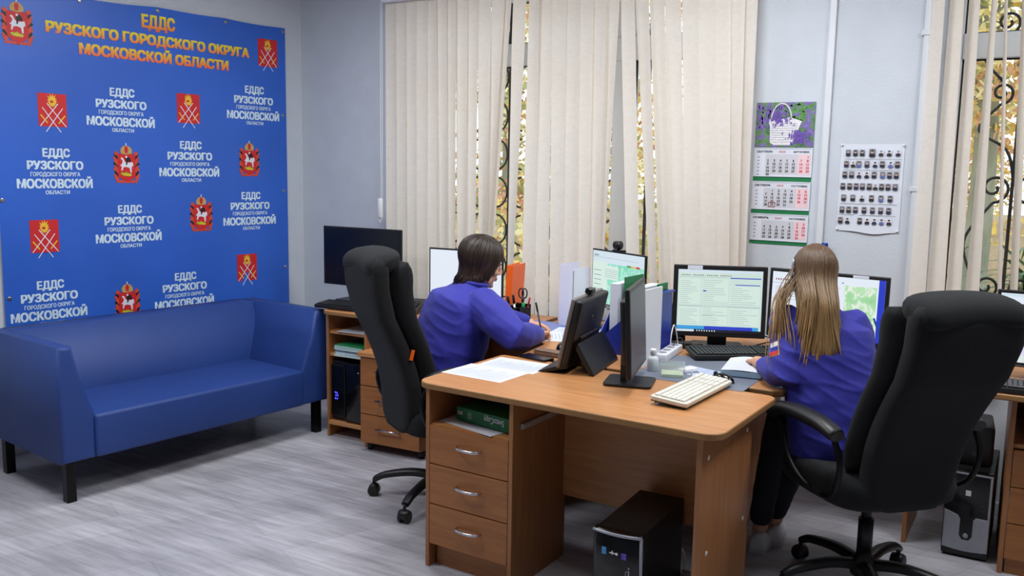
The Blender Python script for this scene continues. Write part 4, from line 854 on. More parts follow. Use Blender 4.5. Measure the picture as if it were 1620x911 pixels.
for s in (-1, 1):
    q = B(); q.tube([(s * .010 + .014 * math.cos(R(a)), 0, .150 + .026 * math.sin(R(a))) for a in range(0, 361, 24)], .0038, 8, cap=False); q.tube([(s * .006, 0, .128), (s * .001, 0, .095)], .005, 8); q.done('handle', BLK, sc_)
    q = B(); q.box(-.005, .005, s * .001 - .0008, s * .001 + .0008, 0, .1); q.done('blade', CHROME, sc_)
of = thing('ring_binder', 'bright orange folder standing upright beside the white blank monitor', 'folder', (-2.475, 4.24, ZD), R(10))
q = B(); q.box(-.018, -.015, -.09, .11, 0, .315, .001).box(.015, .018, -.09, .11, 0, .315, .001).box(-.018, .018, -.093, -.09, 0, .315, .001); q.done('cover', ORANGEP, of); q = B(); q.box(-.013, .013, -.08, .10, .004, .30); q.done('pages', PAPER, of); of.rotation_euler = (0, R(3), R(10))
wf = thing('magazine_file', 'white magazine file standing against the blind left of the teal map monitor', 'magazine file', (-2.135, 4.31, ZD), R(-6))
q = B(); q.box(-.036, .036, -.08, -.077, 0, .335).box(-.036, -.033, -.077, .12, 0, .335).box(.033, .036, -.077, .12, 0, .31).box(-.036, .036, .117, .12, 0, .2).box(-.036, .036, -.08, .12, 0, .003); q.done('box', mat('white_lilac_card', (222, 222, 238), .6, nscale=10, namp=.02), wf); q = B(); q.cyl((.037, -.02, .20), (.0365, -.02, .20), .001); q.box(.036, .0366, -.06, -.05, .10, .30); q.done('slot', INKG, wf)
# orange and black pens, stapler
pen('orange pen lying on the papers left of the video phone', (-2.02, 3.99, ZD + .0055), R(0), ORANGEP, (90, 0), .14).rotation_euler = (R(90), 0, R(52))
st = thing('stapler', 'black stapler lying on the papers left of the video phone', 'stapler', (-1.93, 3.985, ZD + .001), R(40)); q = B(); q.box(-.065, .065, -.017, .017, 0, .008, .003); q.done('base', BLK, st); q = B(); q.box(-.06, .06, -.015, .015, .02, .042, .007, 3, M=RY(R(-5))); q.box(.03, .058, -.012, .012, .004, .03, .002); q.done('arm', BLKG, st)
# blue document sorter with papers
ds = thing('document_sorter', 'blue plastic document sorter full of papers behind the edge-on monitor', 'document sorter', (-1.555, 3.84, ZD), R(-4))
S_ = Matrix(((0, 0, 1, 0), (1, 0, 0, 0), (0, 1, 0, 0), (0, 0, 0, 1)))       # (y,z) profile swept along x
for x in (.105, ): 
    q = B(); q.prism([(-.15, 0), (.13, 0), (.13, .285), (-.13, .285), (-.15, .27)], x, x + .004, M=S_); q.box(x - .004, x + .016, -.15, .13, .278, .288, .002); q.done('side_panel', BLUEP, ds)
for x in (-.12, -.01):
    q = B(); q.prism([(-.15, 0), (.13, 0), (.13, .285), (.05, .285), (-.15, .10)], x, x + .004, M=S_); q.done('divider_panel', BLUEP, ds)
q = B(); q.prism([(-.13, .06), (-.13, .0), (.104, .0), (.104, .21), (.06, .225), ], -.15, -.146, M=Matrix(((1, 0, 0, 0), (0, 0, 1, 0), (0, 1, 0, 0), (0, 0, 0, 1)))); q.done('front_panel', BLUEP, ds)
q = B(); q.box(-.12, .109, -.15, .13, 0, .004).box(-.12, .109, .126, .13, 0, .285); q.done('tray', BLUEP, ds)
def stand_paper(label, x, y0, y1, z1, m, lean=0, rz=-4, n=0, name='paper_sheet', cat='paper', z0=.005, th=.012):
    q = B(); q.box(0, th, y0, y1, 0, z1); o = q.done(name, [m, INKG]); o.parent = None
    o.matrix_world = T(-1.555, 3.84, ZD + z0) @ RZ(R(rz)) @ T(x, 0, 0) @ RY(R(lean)); return tag(o, label, cat)
stand_paper('thick sheaf of white papers standing left in the blue document sorter', -.10, -.10, .12, .315, PAPER, 0, th=.04, name='paper_sheaf')
stand_paper('white papers standing in the middle of the blue document sorter', .005, -.12, .12, .305, PAPER, 0, th=.05, name='paper_sheaf')
stand_paper('green folder rising at the back of the blue document sorter', -.045, -.07, .12, .345, GREENP, 0, th=.006, name='folder', cat='folder')
stand_paper('green folder standing at the right side of the blue document sorter', .078, .02, .12, .315, GREENP, 0, th=.010, name='folder', cat='folder')
sp = B(); sp.box(-.003, .003, -.11, .10, 0, .335, .001); o = sp.done('display_board', mat('white_board', (228, 230, 234), .5, nscale=8, namp=.02)); o.location = (-1.395, 3.60, ZD); o.rotation_euler = (0, 0, R(-2)); tag(o, 'white board standing against the right side of the blue document sorter', 'board')
# sanitizer, acrylic note box, white puck
clear = bpy.data.materials.new('clear_acrylic'); clear.use_nodes = True; _p = clear.node_tree.nodes['Principled BSDF']; _p.inputs['Base Color'].default_value = lin((225, 236, 236)); _p.inputs['Roughness'].default_value = .08; _p.inputs['Alpha'].default_value = .28
frost = mat('frosted_white_plastic', (214, 222, 228), .35, nscale=20, namp=.03)
bt = thing('sanitizer_bottle', 'small translucent bottle beside the base of the edge-on monitor', 'bottle', (-1.335, 3.475, ZD)); q = B(); q.lathe([(0, 0), (.022, 0), (.024, .004), (.024, .05), (.02, .062), (.010, .068), (.010, .074)], 18); q.done('bottle_body', frost, bt); q = B(); q.lathe([(0, .072), (.013, .072), (.013, .092), (.010, .096), (0, .096)], 16); q.done('cap', WHITEP, bt)
nb = thing('note_box', 'clear acrylic note box with pale green notes by the edge-on monitor', 'note box', (-1.235, 3.44, ZD + .0013), R(20)); q = B(); 
for x0, x1, y0, y1 in ((-.05, .05, -.05, -.047), (-.05, .05, .047, .05), (-.05, -.047, -.047, .047), (.047, .05, -.047, .047)): q.box(x0, x1, y0, y1, 0, .05)
q.box(-.05, .05, -.05, .05, 0, .003); q.done('box', clear, nb)
q = B(); q.box(-.044, .044, -.044, .044, .0035, .012); o = q.done('note_block', mat('pale_green_notes', (206, 222, 186), .8, nscale=20, namp=.04)); o.location = (-1.235, 3.44, ZD + .0013); o.rotation_euler = (0, 0, R(20)); tag(o, 'pale green note block inside the clear acrylic box', 'note block')
pk = thing('glue_roller', 'rounded white plastic gadget right of the clear acrylic note box', 'gadget', (-1.20, 3.525, ZD + .0014), R(60)); q = B(); q.box(-.045, .045, -.02, .02, 0, .022, .010, 4); q.done('shell', WHITEP, pk); q = B(); q.box(.03, .05, -.008, .008, .004, .012, .003); q.done('tip', frost, pk)
# extension strip, chargers, cables
es = thing('extension_strip', 'white multi-socket extension strip on the desk right of the blue sorter', 'power strip', (-1.385, 3.80, ZD), R(95)); q = B(); q.box(-.14, .14, -.028, .028, 0, .036, .006, 3); q.done('housing', WHITEP, es)
for k in range(4):
    q = B(); q.lathe([(0, 0), (.017, 0), (.019, .0012), (.019, .002), (0, .002)][::1], 18, M=T(-.10 + k * .066, 0, .0352)); q.cyl((-.10 + k * .066 - .006, 0, .037), (-.10 + k * .066 - .006, 0, .0377), .0028, n=8).cyl((-.10 + k * .066 + .006, 0, .037), (-.10 + k * .066 + .006, 0, .0377), .0028, n=8); q.done('socket', INKG, es)
ch = thing('power_adapter', 'black power adapter lying behind the white extension strip', 'power adapter', (-1.405, 4.02, ZD), R(20)); q = B(); q.box(-.05, .05, -.025, .025, 0, .032, .005, 3); q.done('brick', BLK, ch); q = B(); q.tube(spline([(.05, 0, .016), (.085, .01, .02), (.10, .05, .012), (.07, .10, .005)], 6), .003, 6); q.done('cord', BLK, ch)
hs = thing('phone_handset', 'black cordless handset standing in its cradle right of the blue sorter', 'phone', (-1.47, 4.11, ZD), R(30)); q = B(); q.box(-.045, .045, -.045, .045, 0, .05, .010, 3); q.done('cradle', BLKG, hs); q = B(); q.box(-.026, .026, -.012, .014, .03, .20, .010, 3, M=RX(R(-8))); q.done('handset', BLK, hs); q = B(); q.cyl((.015, .0, .19), (.017, .012, .235), .005, .004, 8); q.done('antenna', BLK, hs)
def cable(label, pts, r=.003, m=BLK, name='cable'):
    q = B(); q.tube(spline(pts, 8), r, 6); return tag(q.done(name, m), label, 'cable')
z = ZD + .004
cable('black cable looping behind the black keyboard under the two monitors', [(-1.12, 4.26, z), (-1.02, 4.28, z + .03), (-.97, 4.20, z + .004), (-.95, 4.10, z), (-.93, 4.04, z)])
cable('black cable crossing behind the mint table monitor', [(-1.28, 4.36, z + .07), (-1.14, 4.33, z + .05), (-1.0, 4.34, z + .02), (-.96, 4.30, z)])
cable('white cord rising from the extension strip', [(-1.39, 3.83, ZD + .04), (-1.39, 3.84, ZD + .10), (-1.40, 3.90, ZD + .13), (-1.405, 3.96, ZD + .06), (-1.40, 3.965, z)], .0028, WHITEP)
cable('thin grey cord lying by the black adapter', [(-1.39, 3.87, ZD + .04), (-1.375, 3.92, ZD + .07), (-1.345, 3.95, z), (-1.34, 3.98, z)], .0025, DGR)
cable('short white cord end standing by the black mouse', [(-1.14, 3.40, z), (-1.14, 3.402, ZD + .03), (-1.125, 3.41, ZD + .04), (-1.115, 3.42, ZD + .03), (-1.11, 3.43, z + .002)], .003, WHITEP)
# open notebook under the hand of the long-haired woman
nbk = thing('notebook', 'open notebook with pale blue page edges under the long-haired woman\'s hand', 'notebook', (-1.0, 3.685, ZD + .0013), R(8))
q = B(); q.box(-.085, .085, -.135, .135, 0, .003, .001); q.done('cover', mat('dark_blue_cover', (40, 52, 84), .5, nscale=20, namp=.05), nbk); q = B(); q.box(-.082, .082, -.131, .131, .003, .026, .002); q.done('page_block', mat('pale_cyan_pages', (176, 206, 226), .8, nscale=90, namp=.05, stretch=(.1, .1, 3)), nbk)
q = B(); q.grid(lambda u, v: (-.082 + .164 * u, -.131 + .262 * v, .0265 + .012 * math.sin(u * 3.14) * (.4 + .6 * v)), 10, 6); lines(q, -.07, .07, -.13, .13, 0, .03, random.Random(1)); q.done('top_page', PAPER, nbk)
# left desk: telephone, papers, books
tp = thing('desk_telephone', 'dark desk telephone with curved handset left of the blank white monitor', 'phone', (-3.10, 4.10, ZD), R(15)); q = B(); q.prism([(-.09, 0), (.09, 0), (.09, .07), (-.09, .03)], -.085, .085, .006, 2, M=S_); q.done('base', BLK, tp)
q = B(); q.tube(spline([(-.055, -.10, .065), (-.058, -.085, .10), (-.05, .02, .15), (-.045, .10, .16), (-.05, .115, .115)], 6), [.026] * 4 + [.017] * 16 + [.026] * 5, 12); q.done('handset', BLKG, tp)
for k in range(3): 
    q = B(); 
    for j in range(4): q.box(-.0 + k * .026, .018 + k * .026, -.07 + j * .028, -.052 + j * .028, .03 + .012 + j * .0063, .046 + j * .0063 + .002, .002, 1)
    q.done('key_column', DGR, tp)
pst = [('top', .0, WHITEP)]
for i in range(5):
    q = B(); q.box(-.105, .105, -.148, .148, 0, .012 - .001, .001, M=RZ(R(random.uniform(-3, 3)))); o = q.done('paper_stack', PAPER if i % 2 == 0 else PALEBLUE); o.location = (-2.74, 4.02, ZD + .012 * i); o.rotation_euler = (0, 0, R(12))
    tag(o, ['lowest white paper ream of the stack behind the brown-haired woman', 'pale blue paper ream second from the bottom of the stack behind the brown-haired woman', 'white paper ream in the middle of the stack behind the brown-haired woman', 'pale blue paper ream second from the top of the stack behind the brown-haired woman', 'topmost white paper ream of the stack behind the brown-haired woman'][i], 'paper stack', 'paper reams stacked behind the woman')
kk = keyboard('keyboard', 'dark keyboard behind the brown-haired woman before the blank white monitor', (-2.93, 4.19, ZD + .006), R(6), .40, .13, DGR, KEYB) if False else None
# papers in the open shelves
sheet('white sheet lying on the upper open shelf beside the sofa', (-3.36, 4.02, .643), R(4), .21, .25, .003, 8)
sheet('white sheet lying on the upper open shelf half under another', (-3.42, 4.06, .6461), R(-10), .20, .22, .002, 8) if False else None
FC = [GREENP, mat('pale_green_card', (150, 196, 176), .6, nscale=20, namp=.04), PAPER, PALEBLUE, mat('mint_card', (168, 208, 190), .6, nscale=20, namp=.04)]
FL = ['dark green', 'pale green', 'white', 'pale blue', 'mint green']
for i in range(5):
    c = 4 - i; t_ = thing('folder', FL[c] + ' cardboard folder in the pile on the lower open shelf beside the sofa', 'folder', (-3.345 + .006 * (i % 2), 4.0 + .008 * (i % 3), .508 + .0125 * i), R(3 - i), 'folders on the open shelf')
    q = B(); q.box(-.11, .11, -.15, .15, 0, .0015).box(-.11, .11, -.15, .15, .0105, .012).box(.1085, .11, -.15, .15, 0, .012); q.done('cover', FC[c], t_); q = B(); q.box(-.105, .106, -.148, .145, .0018, .0102); q.done('pages', PAPER, t_)
# paper ream and sheet in the open compartment of the foreground desk
DM = T(-2.06, 2.765, 0) @ RZ(R(-2.6))
rm = thing('paper_ream', 'green wrapped ream of copier paper in the open compartment of the foreground desk', 'paper pack'); rm.matrix_world = DM @ T(.285, .20, .601) @ RZ(R(-8)); q = B(); q.box(-.148, .148, -.105, .105, 0, .056, .003); q.done('wrapper', GREENP, rm)
q = B(); q.text('SvetoCopy', T(.055, -.1056, .044) @ RX(R(90)) @ RZ(R(180)), .026, .105, .015); q.text('80', T(-.125, -.1056, .040) @ RX(R(90)) @ RZ(R(180)), .016, .026, .01)
q.done('lettering', WHITEP, rm); q = B()
for i in range(5):
    for j in range(5):
        pass
q.box(-.085, -.062, -.1058, -.105, .015, .042); q.done('grey_label', mat('grey_green_label', (120, 150, 134), .6, nscale=90, namp=.3), rm)
o = sheet('white sheet of paper under the green ream in the open compartment', (0, 0, 0), 0, .297, .21, .0012, 0); o.matrix_world = DM @ T(.235, .15, .5965) @ RZ(R(-12))
b_ = B(); b_.box(-.148, .148, -.1, .1, 0, .0016); b_.bm.free()
# floor strip and cord under the foreground desk
fs = thing('extension_strip', 'grey-white extension strip on the floor under the foreground desk', 'power strip', (-1.03, 3.24, 0), R(10)); q = B(); q.box(-.10, .10, -.026, .026, 0, .034, .005, 3); q.done('housing', WHITEP, fs); q = B(); q.lathe([(0, 0), (.018, 0), (.018, .002), (0, .002)], 18, M=T(-.04, 0, .033)); q.done('socket', INKG, fs)
cable('white cord rising from the floor strip under the foreground desk', [(-1.08, 3.24, .035), (-1.085, 3.25, .09), (-1.12, 3.27, .13), (-1.15, 3.29, .16)], .0035, WHITEP)
# right desk bits
sheet('white sheet behind the black keyboard on the right desk', (-.02, 4.10, ZD), R(5), .21, .16, .001, 0)
cable('thin black cord below the lilac map monitor', [(-.02, 4.05, z), (.0, 4.06, ZD + .02), (.06, 4.09, ZD + .028), (.12, 4.12, z)], .0022)
bx_ = thing('storage_box', 'dark box in the open shelf of the right desk', 'box', (.22, 4.08, .543), R(2)); q = B(); q.box(-.08, .12, 0, .22, 0, .12, .003); q.done('carton', mat('dark_red_card', (70, 30, 34), .7, nscale=20, namp=.1), bx_); q = B(); q.box(-.084, .124, -.004, .224, .12, .14, .002); q.done('lid', DGR, bx_)
bpn = thing('pen', 'blue stick standing out behind the right monitor of the pair', 'pen', (-.510, 4.13, ZD + .075), 0); q = B(); q.box(-.004, .004, -.008, .008, 0, .15, .001, M=RY(R(-22))); q.done('barrel', mat('mid_blue_plastic', (50, 90, 170), .4, nscale=20, namp=.04), bpn)
q = B(); q.tube([(.0, 0, 0), (.02, .0, -.06), (.02, 0, -.075)], .004, 8); q.done('clip', DARKMET, bpn)

# ---------------------------------------------------------------- things on the window wall
CX_, CT = -1.132, 1.965
cal = thing('wall_calendar', 'three-month paper wall calendar with a lavender basket picture and green backing', 'calendar', (CX_, YW, CT), 0)
cal.rotation_euler = (0, R(.3), 0)
calg = mat('green_calendar_backing', (14, 116, 66), .6, nscale=30, namp=.05); calgrey = mat('grey_calendar_field', (202, 202, 210), .8, nscale=20, namp=.02); calpink = mat('pink_calendar_field', (232, 200, 206), .8, nscale=20, namp=.02)
q = B(); q.box(-.148, .148, -.003, -.001, -.728, -.2); q.done('backing', calg, cal)
lav = bpy.data.materials.new('lavender_field_print'); lav.use_nodes = True; nt = lav.node_tree; _p = nt.nodes['Principled BSDF']; _t = nt.nodes.new('ShaderNodeTexCoord'); _n = nt.nodes.new('ShaderNodeTexNoise'); _n.inputs['Scale'].default_value = 30; _n.inputs['Detail'].default_value = 8; _r = nt.nodes.new('ShaderNodeValToRGB')
nt.links.new(_t.outputs['Object'], _n.inputs['Vector']); nt.links.new(_n.outputs['Fac'], _r.inputs[0]); nt.links.new(_r.outputs[0], _p.inputs['Base Color']); _p.inputs['Roughness'].default_value = .5
e = _r.color_ramp.elements; e[0].position, e[0].color = .3, lin((58, 104, 62)); e[1].position, e[1].color = .72, lin((150, 130, 190)); x_ = e.new(.47); x_.color = lin((104, 140, 92)); x_ = e.new(.54); x_.color = lin((112, 92, 164))
q = B(); q.box(-.148, .148, -.006, -.003, -.226, 0)
lavp = mat('violet_flower_print', (104, 74, 164), .5, nscale=120, namp=.6); lavg = mat('leaf_green_print', (86, 150, 70), .5, nscale=60, namp=.4); wick = mat('white_wicker_print', (226, 224, 228), .5, nscale=90, namp=.18, stretch=(1, 1, 4))
def cp(q, pts, d, mi): q.poly([(x, -.006 - d, z) for x, z in pts], mi)
rnd = random.Random(11)
for k in range(160): 
    x = rnd.uniform(-.14, -.02); z = rnd.uniform(-.13, -.02); s = rnd.uniform(.003, .007); cp(q, [(x - s * .6, z - s), (x + s * .6, z - s), (x + s * .3, z + s * 1.4), (x - s * .3, z + s * 1.4)], .0004, 1)
for k in range(60):
    x = rnd.uniform(-.01, .14); z = rnd.uniform(-.10, -.01); s = rnd.uniform(.004, .010); cp(q, [(x - s, z - s * .4), (x + s, z - s * .4), (x + s * .6, z + s * .7), (x - s * .6, z + s * .7)], .0003, 2)
cp(q, [(-.075, -.115), (-.07, -.205), (-.05, -.216), (.03, -.216), (.05, -.20), (.075, -.12), (.085, -.095), (.05, -.085), (-.02, -.095), (-.08, -.085), (-.085, -.10)], .0008, 3)
cp(q, [(-.03, -.10), (.03, -.112), (.07, -.10), (.03, -.075), (-.02, -.085)], .001, 3)
q.tube([(-.03 + .055 * 0 + .012 + .05 * math.cos(R(a)), -.0075, -.085 + .078 * math.sin(R(a))) for a in range(0, 181, 12)], .0035, 6, mi=3)
for k in range(9):
    z_ = -.108 - k * .0115; q.tube([(x_, -.0070 - .0004, z_ + .006 * math.sin(x_ * 60) * .2 + .08 * x_ * x_) for x_ in [-.068 + .013 * j_ for j_ in range(11)]], .0008, 4, mi=4)
for k in range(170):
    a = rnd.gauss(-.03, .03); z = rnd.gauss(-.085, .018); s = rnd.uniform(.003, .006); cp(q, [(a - s * .6, z - s), (a + s * .6, z - s), (a + s * .3, z + s * 1.4), (a - s * .3, z + s * 1.4)], .0013 + .000001 * k, 1)
for k in range(170):
    a = rnd.gauss(.075, .028); z = rnd.gauss(-.175, .017); s = rnd.uniform(.003, .007); 
    if abs(a) < .14: cp(q, [(a - s * .6, z - s), (a + s * .6, z - s), (a + s * .3, z + s * 1.4), (a - s * .3, z + s * 1.4)], .0016 + .000001 * k, 1)
q.done('picture_panel', [lav, lavp, lavg, wick, INKG], cal, normals=False)
def month(z0, z1, ru, en, first, days, mark=None):
    pg = B(); pg.box(-.148, .148, -.007, -.004, z0, z1); h_ = z1 - z0; y = -.0073
    def rc(x0, x1, a0, a1, mi, dd=0): pg.poly([(x0, y - dd, a0), (x1, y - dd, a0), (x1, y - dd, a1), (x0, y - dd, a1)], mi)
    rc(-.088, .140, z0 + .012, z1 - .034, 1); rc(.078, .140, z0 + .012, z1 - .034, 2, .0002)
    for k in range(46): x = -.140 + k * .28 / 45; rc(x - .0014, x + .0014, z1 - .009, z1 - .003, 4, .0003)
    UPc = lambda x, z_: T(x, y - .0005, z_) @ RX(R(90))
    pg.text(ru, UPc(-.134, z1 - .026), .0105, .082, .05, 'LEFT', 3); pg.text(en, UPc(.134, z1 - .026), .0095, .082, .03, 'RIGHT', 3); pg.text('2024', UPc(-.004, z1 - .0255), .0095, .034, .015, 'CENTER', 5)
    col = first; row = 0; nrow = 6 if first + days > 35 else 5
    for d in range(1, days + 1):
        x = -.074 + col * .0325 + (.0 if col < 5 else .006); zz = z1 - .054 - row * .0178
        pg.text(str(d), UPc(x, zz), .0122, None, .055, 'CENTER', 5 if col > 4 else 3)
        if mark == d: mk = (x, zz + .006)
        col += 1
        if col == 7: col = 0; row += 1
    for r_ in range(nrow): rc(-.128, -.118, z1 - .052 - r_ * .0178, z1 - .046 - r_ * .0178, 6)
    o = pg.done('month_page', [PAPER, calgrey, calpink, INKD, INKG, INKR, INKG], cal, normals=False)
    if mark:
        f = B(); x, zz = mk
        for x0, x1, a0, a1 in ((-.018, .018, .010, .0125), (-.018, .018, -.0125, -.010), (-.018, -.0155, -.010, .010), (.0155, .018, -.010, .010)): f.box(x + x0, x + x1, -.0095, -.0072, zz + a0, zz + a1)
        f.done('date_marker', mat('dark_red_frame', (150, 24, 36), .4, nscale=20, namp=.04), cal)
    return o
month(-.378, -.229, 'СЕНТЯБРЬ', 'SEPTEMBER', 6, 30)
month(-.548, -.402, 'ОКТЯБРЬ', 'OCTOBER', 1, 31, 29)
month(-.710, -.570, 'НОЯБРЬ', 'NOVEMBER', 4, 30)
q = B(); q.lathe([(0, 0), (.004, 0), (.005, .003), (0, .006)], 12, M=T(-.005, -.006, -.018) @ RX(R(90))); q.done('pin', CHROME, cal)

po = thing('wall_poster', 'white paper poster of small portrait photographs pinned on the wall right of the calendar', 'poster', (-.703, YW, 1.754), 0)
q = B(); q.grid(lambda u, v: (-.146 + .292 * u - .006 * v * 0, -.003 - .006 * v ** 3 * math.sin(u * 3.14), -.428 * v - .012 * v ** 6 * math.exp(-((u - .6) / .22) ** 2)), 16, 16); 
hair_c = [INKD, mat('brown_print', (96, 62, 48), .8, nscale=60, namp=.2), INKG, mat('grey_hair_print', (130, 130, 136), .8, nscale=60, namp=.1)]
suit = [mat('navy_print', (34, 40, 66), .8, nscale=60, namp=.2), INKD, mat('mid_blue_print', (90, 110, 170), .8, nscale=60, namp=.1)]; facep = mat('face_print', (206, 172, 160), .8, nscale=60, namp=.06); bgp = [mat('pale_photo_ground', (214, 218, 228), .8, nscale=20, namp=.04), mat('dark_photo_ground', (60, 62, 74), .8, nscale=20, namp=.06)]
PM = [PAPER, facep] + suit + hair_c + bgp + [INKG]
def pq(pts, d, mi): q.poly([(x, -.0085 - d - .0012 * max(0, -z - .25) / .15, z) for x, z in pts], mi)
rows = [(-0.042, [-0.1107, -0.0773, -0.0456, 0.0006, 0.0412, 0.0784, 0.1185]), (-0.097, [-0.1162, -0.0845, -0.0578, -0.02, 0.0172, 0.0506, 0.0879, 0.119]), (-0.149, [-0.1201, -0.0884, -0.0534, -0.0178, 0.0161, 0.0551, 0.0868, 0.1174]), (-0.206, [-0.1263, -0.094, -0.0634, -0.0339, -0.0022, 0.0256, 0.0545, 0.084, 0.1157]), (-0.263, [-0.119, -0.0756, -0.0328, 0.0117, 0.0551, 0.0968]), (-0.322, [-0.1229, -0.0912, -0.0595, -0.0189, 0.02, 0.0578, 0.094]), (-0.376, [-0.1274, -0.094, -0.0356, -0.0011, 0.0323, 0.0656, 0.0996])]
rnd = random.Random(8)
for z, xs in rows:
    for x in xs:
        s = 1.0 + (.25 if (z > -.06 and abs(x) < .006) else 0); g = rnd.choice([8, 8, 8, 9]); w, h = .0115 * s, .0150 * s
        pq([(x - w, z - h), (x + w, z - h), (x + w, z + h), (x - w, z + h)], 0, g)
        pq([(x - w, z - h), (x + w, z - h), (x + w * .85, z - h * .35), (x + w * .3, z - h * .05), (x - w * .3, z - h * .05), (x - w * .85, z - h * .35)], .0002, rnd.choice([2, 3, 2, 3, 3, 4]))
        pq([(x + .0052 * s * math.cos(a), z + .0035 * s + .0068 * s * math.sin(a)) for a in [k * math.pi / 5 for k in range(10)]], .0003, 1)
        pq([(x + .0058 * s * math.cos(a), z + .0055 * s + .0060 * s * math.sin(a)) for a in [R(-10 + k * 25) for k in range(9)]], .0004, rnd.choice([5, 5, 6, 8]))
        pq([(x - w * .7, z - h - .005), (x + w * .7, z - h - .005), (x + w * .7, z - h - .003), (x - w * .7, z - h - .003)], 0, 10)
for z, x0, x1 in ((-.073, -.125, .138), (-.127, -.128, .136), (-.292, -.136, .130), (-.348, -.140, -.066), (-.348, -.04, .128)): pq([(x0, z - .0008), (x1, z - .0008), (x1, z + .0008), (x0, z + .0008)], 0, 10)
q.done('printed_sheet', PM, po, normals=False)
for x, z in ((-.142, -.004), (.142, -.006), (-.142, -.42), (.138, -.42)):
    q = B(); q.lathe([(0, 0), (.006, 0), (.005, .005), (.004, .008), (0, .009)], 12, M=T(x, -.004, z) @ RX(R(90))); q.done('push_pin', WHITEP, po)
hk = thing('wall_hook', 'small blue plastic hook on the white conduit above the long-haired woman', 'hook', (-.895, YW - .02, 1.247), 0); q = B(); q.box(-.016, .016, -.006, 0, -.014, .014, .003); q.done('plate', BLUEP, hk); q = B(); q.tube(spline([(0, -.004, .006), (.004, -.022, .004), (.006, -.026, .014)], 5), .004, 8); q.done('prong', mat('mid_blue_hook', (44, 110, 190), .4, nscale=20, namp=.04), hk)
# ---------------------------------------------------------------- people
from mathutils.bvhtree import BVHTree
LIPS = mat('lips', (176, 96, 90), .4, nscale=30, namp=.05); EYEW = mat('eye_white', (232, 230, 226), .25, nscale=10, namp=.02); IRIS = mat('brown_iris', (60, 40, 28), .2, nscale=30, namp=.2)
BROW = mat('brown_eyebrow', (64, 44, 32), .8, nscale=60, namp=.2); NAIL = mat('nail', (226, 176, 160), .3, nscale=30, namp=.03)
JACKET = mat('royal_blue_uniform_cloth', (33, 34, 150), .72, nscale=90, namp=.08, bump=.12, bscale=500, sheen=.1)
TROUS = mat('dark_navy_trousers', (26, 28, 40), .85, nscale=120, namp=.12, bump=.12, bscale=300)
SHOEW = mat('white_shoe_leather', (222, 222, 226), .5, nscale=30, namp=.03); SOLE = mat('pale_grey_sole', (196, 196, 200), .6, nscale=30, namp=.05); SHOEB = mat('black_shoe_leather', (24, 24, 26), .4, nscale=30, namp=.08)

def remeshed(b, voxel, name, mats, parent, M, smooth=3, wrinkle=0.0, seed=0, paint=None, fold=None):
    me = bpy.data.meshes.new('tmp'); bmesh.ops.recalc_face_normals(b.bm, faces=b.bm.faces); b.bm.to_mesh(me); b.bm.free()
    o = bpy.data.objects.new('tmp', me); COL.objects.link(o)
    r = o.modifiers.new('r', 'REMESH'); r.mode = 'VOXEL'; r.voxel_size = voxel; r.use_smooth_shade = True
    if smooth: s = o.modifiers.new('s', 'SMOOTH'); s.iterations = smooth; s.factor = .5
    dg = bpy.context.evaluated_depsgraph_get(); dg.update(); ev = o.evaluated_get(dg)
    me2 = bpy.data.meshes.new_from_object(ev, depsgraph=dg); bpy.data.objects.remove(o); bpy.data.meshes.remove(me)
    me2.name = name
    if wrinkle:
        off = Vector((seed * 3.1, seed * 1.7, seed * .9)); nn = [v.normal.copy() for v in me2.vertices]
        for v, n in zip(me2.vertices, nn):
            p = v.co; w = noise.noise(Vector((p.x * 9, p.y * 9, p.z * 16)) + off) * .6 + (1 - abs(noise.noise(Vector((p.x * 6, p.y * 6, p.z * 20 + p.x * 8)) + off))) ** 4 * .45
            v.co = p + n * (wrinkle * (w - .35))
            if fold: v.co += n * fold(v.co)
    for f in me2.polygons: f.use_smooth = True
    me2.materials.clear()
    for m in mats: me2.materials.append(m)
    if paint:
        for f in me2.polygons:
            k = paint(f.center)
            if k: f.material_index = k
    ob = bpy.data.objects.new(name, me2); COL.objects.link(ob); ob.parent = parent; ob.matrix_local = M
    return ob

def cap(b, pts, rs, n=16):
    """limb: tapered tube with rounded ends"""
    pts = [Vector(p) for p in pts]; d0 = (pts[0] - pts[1]).normalized(); d1 = (pts[-1] - pts[-2]).normalized()
    P_ = [pts[0] + d0 * rs[0] * .75, pts[0] + d0 * rs[0] * .4] + pts + [pts[-1] + d1 * rs[-1] * .4, pts[-1] + d1 * rs[-1] * .75]
    R_ = [rs[0] * .5, rs[0] * .88] + list(rs) + [rs[-1] * .88, rs[-1] * .5]
    return b.tube(P_, R_, n)
def limb(b, a, m, c, ra, rm, rc, n=16):
    a, m, c = Vector(a), Vector(m), Vector(c)
    pts = [a, a.lerp(m, .33), a.lerp(m, .7), m, m.lerp(c, .3), m.lerp(c, .65), c]; rs = [ra, ra * .97 + rm * .03, (ra + rm * 1.2) / 2.2, rm, (rm * 1.15 + rc * .3) / 1.45, (rm + rc * 1.2) / 2.2, rc]
    return cap(b, pts, rs, n)

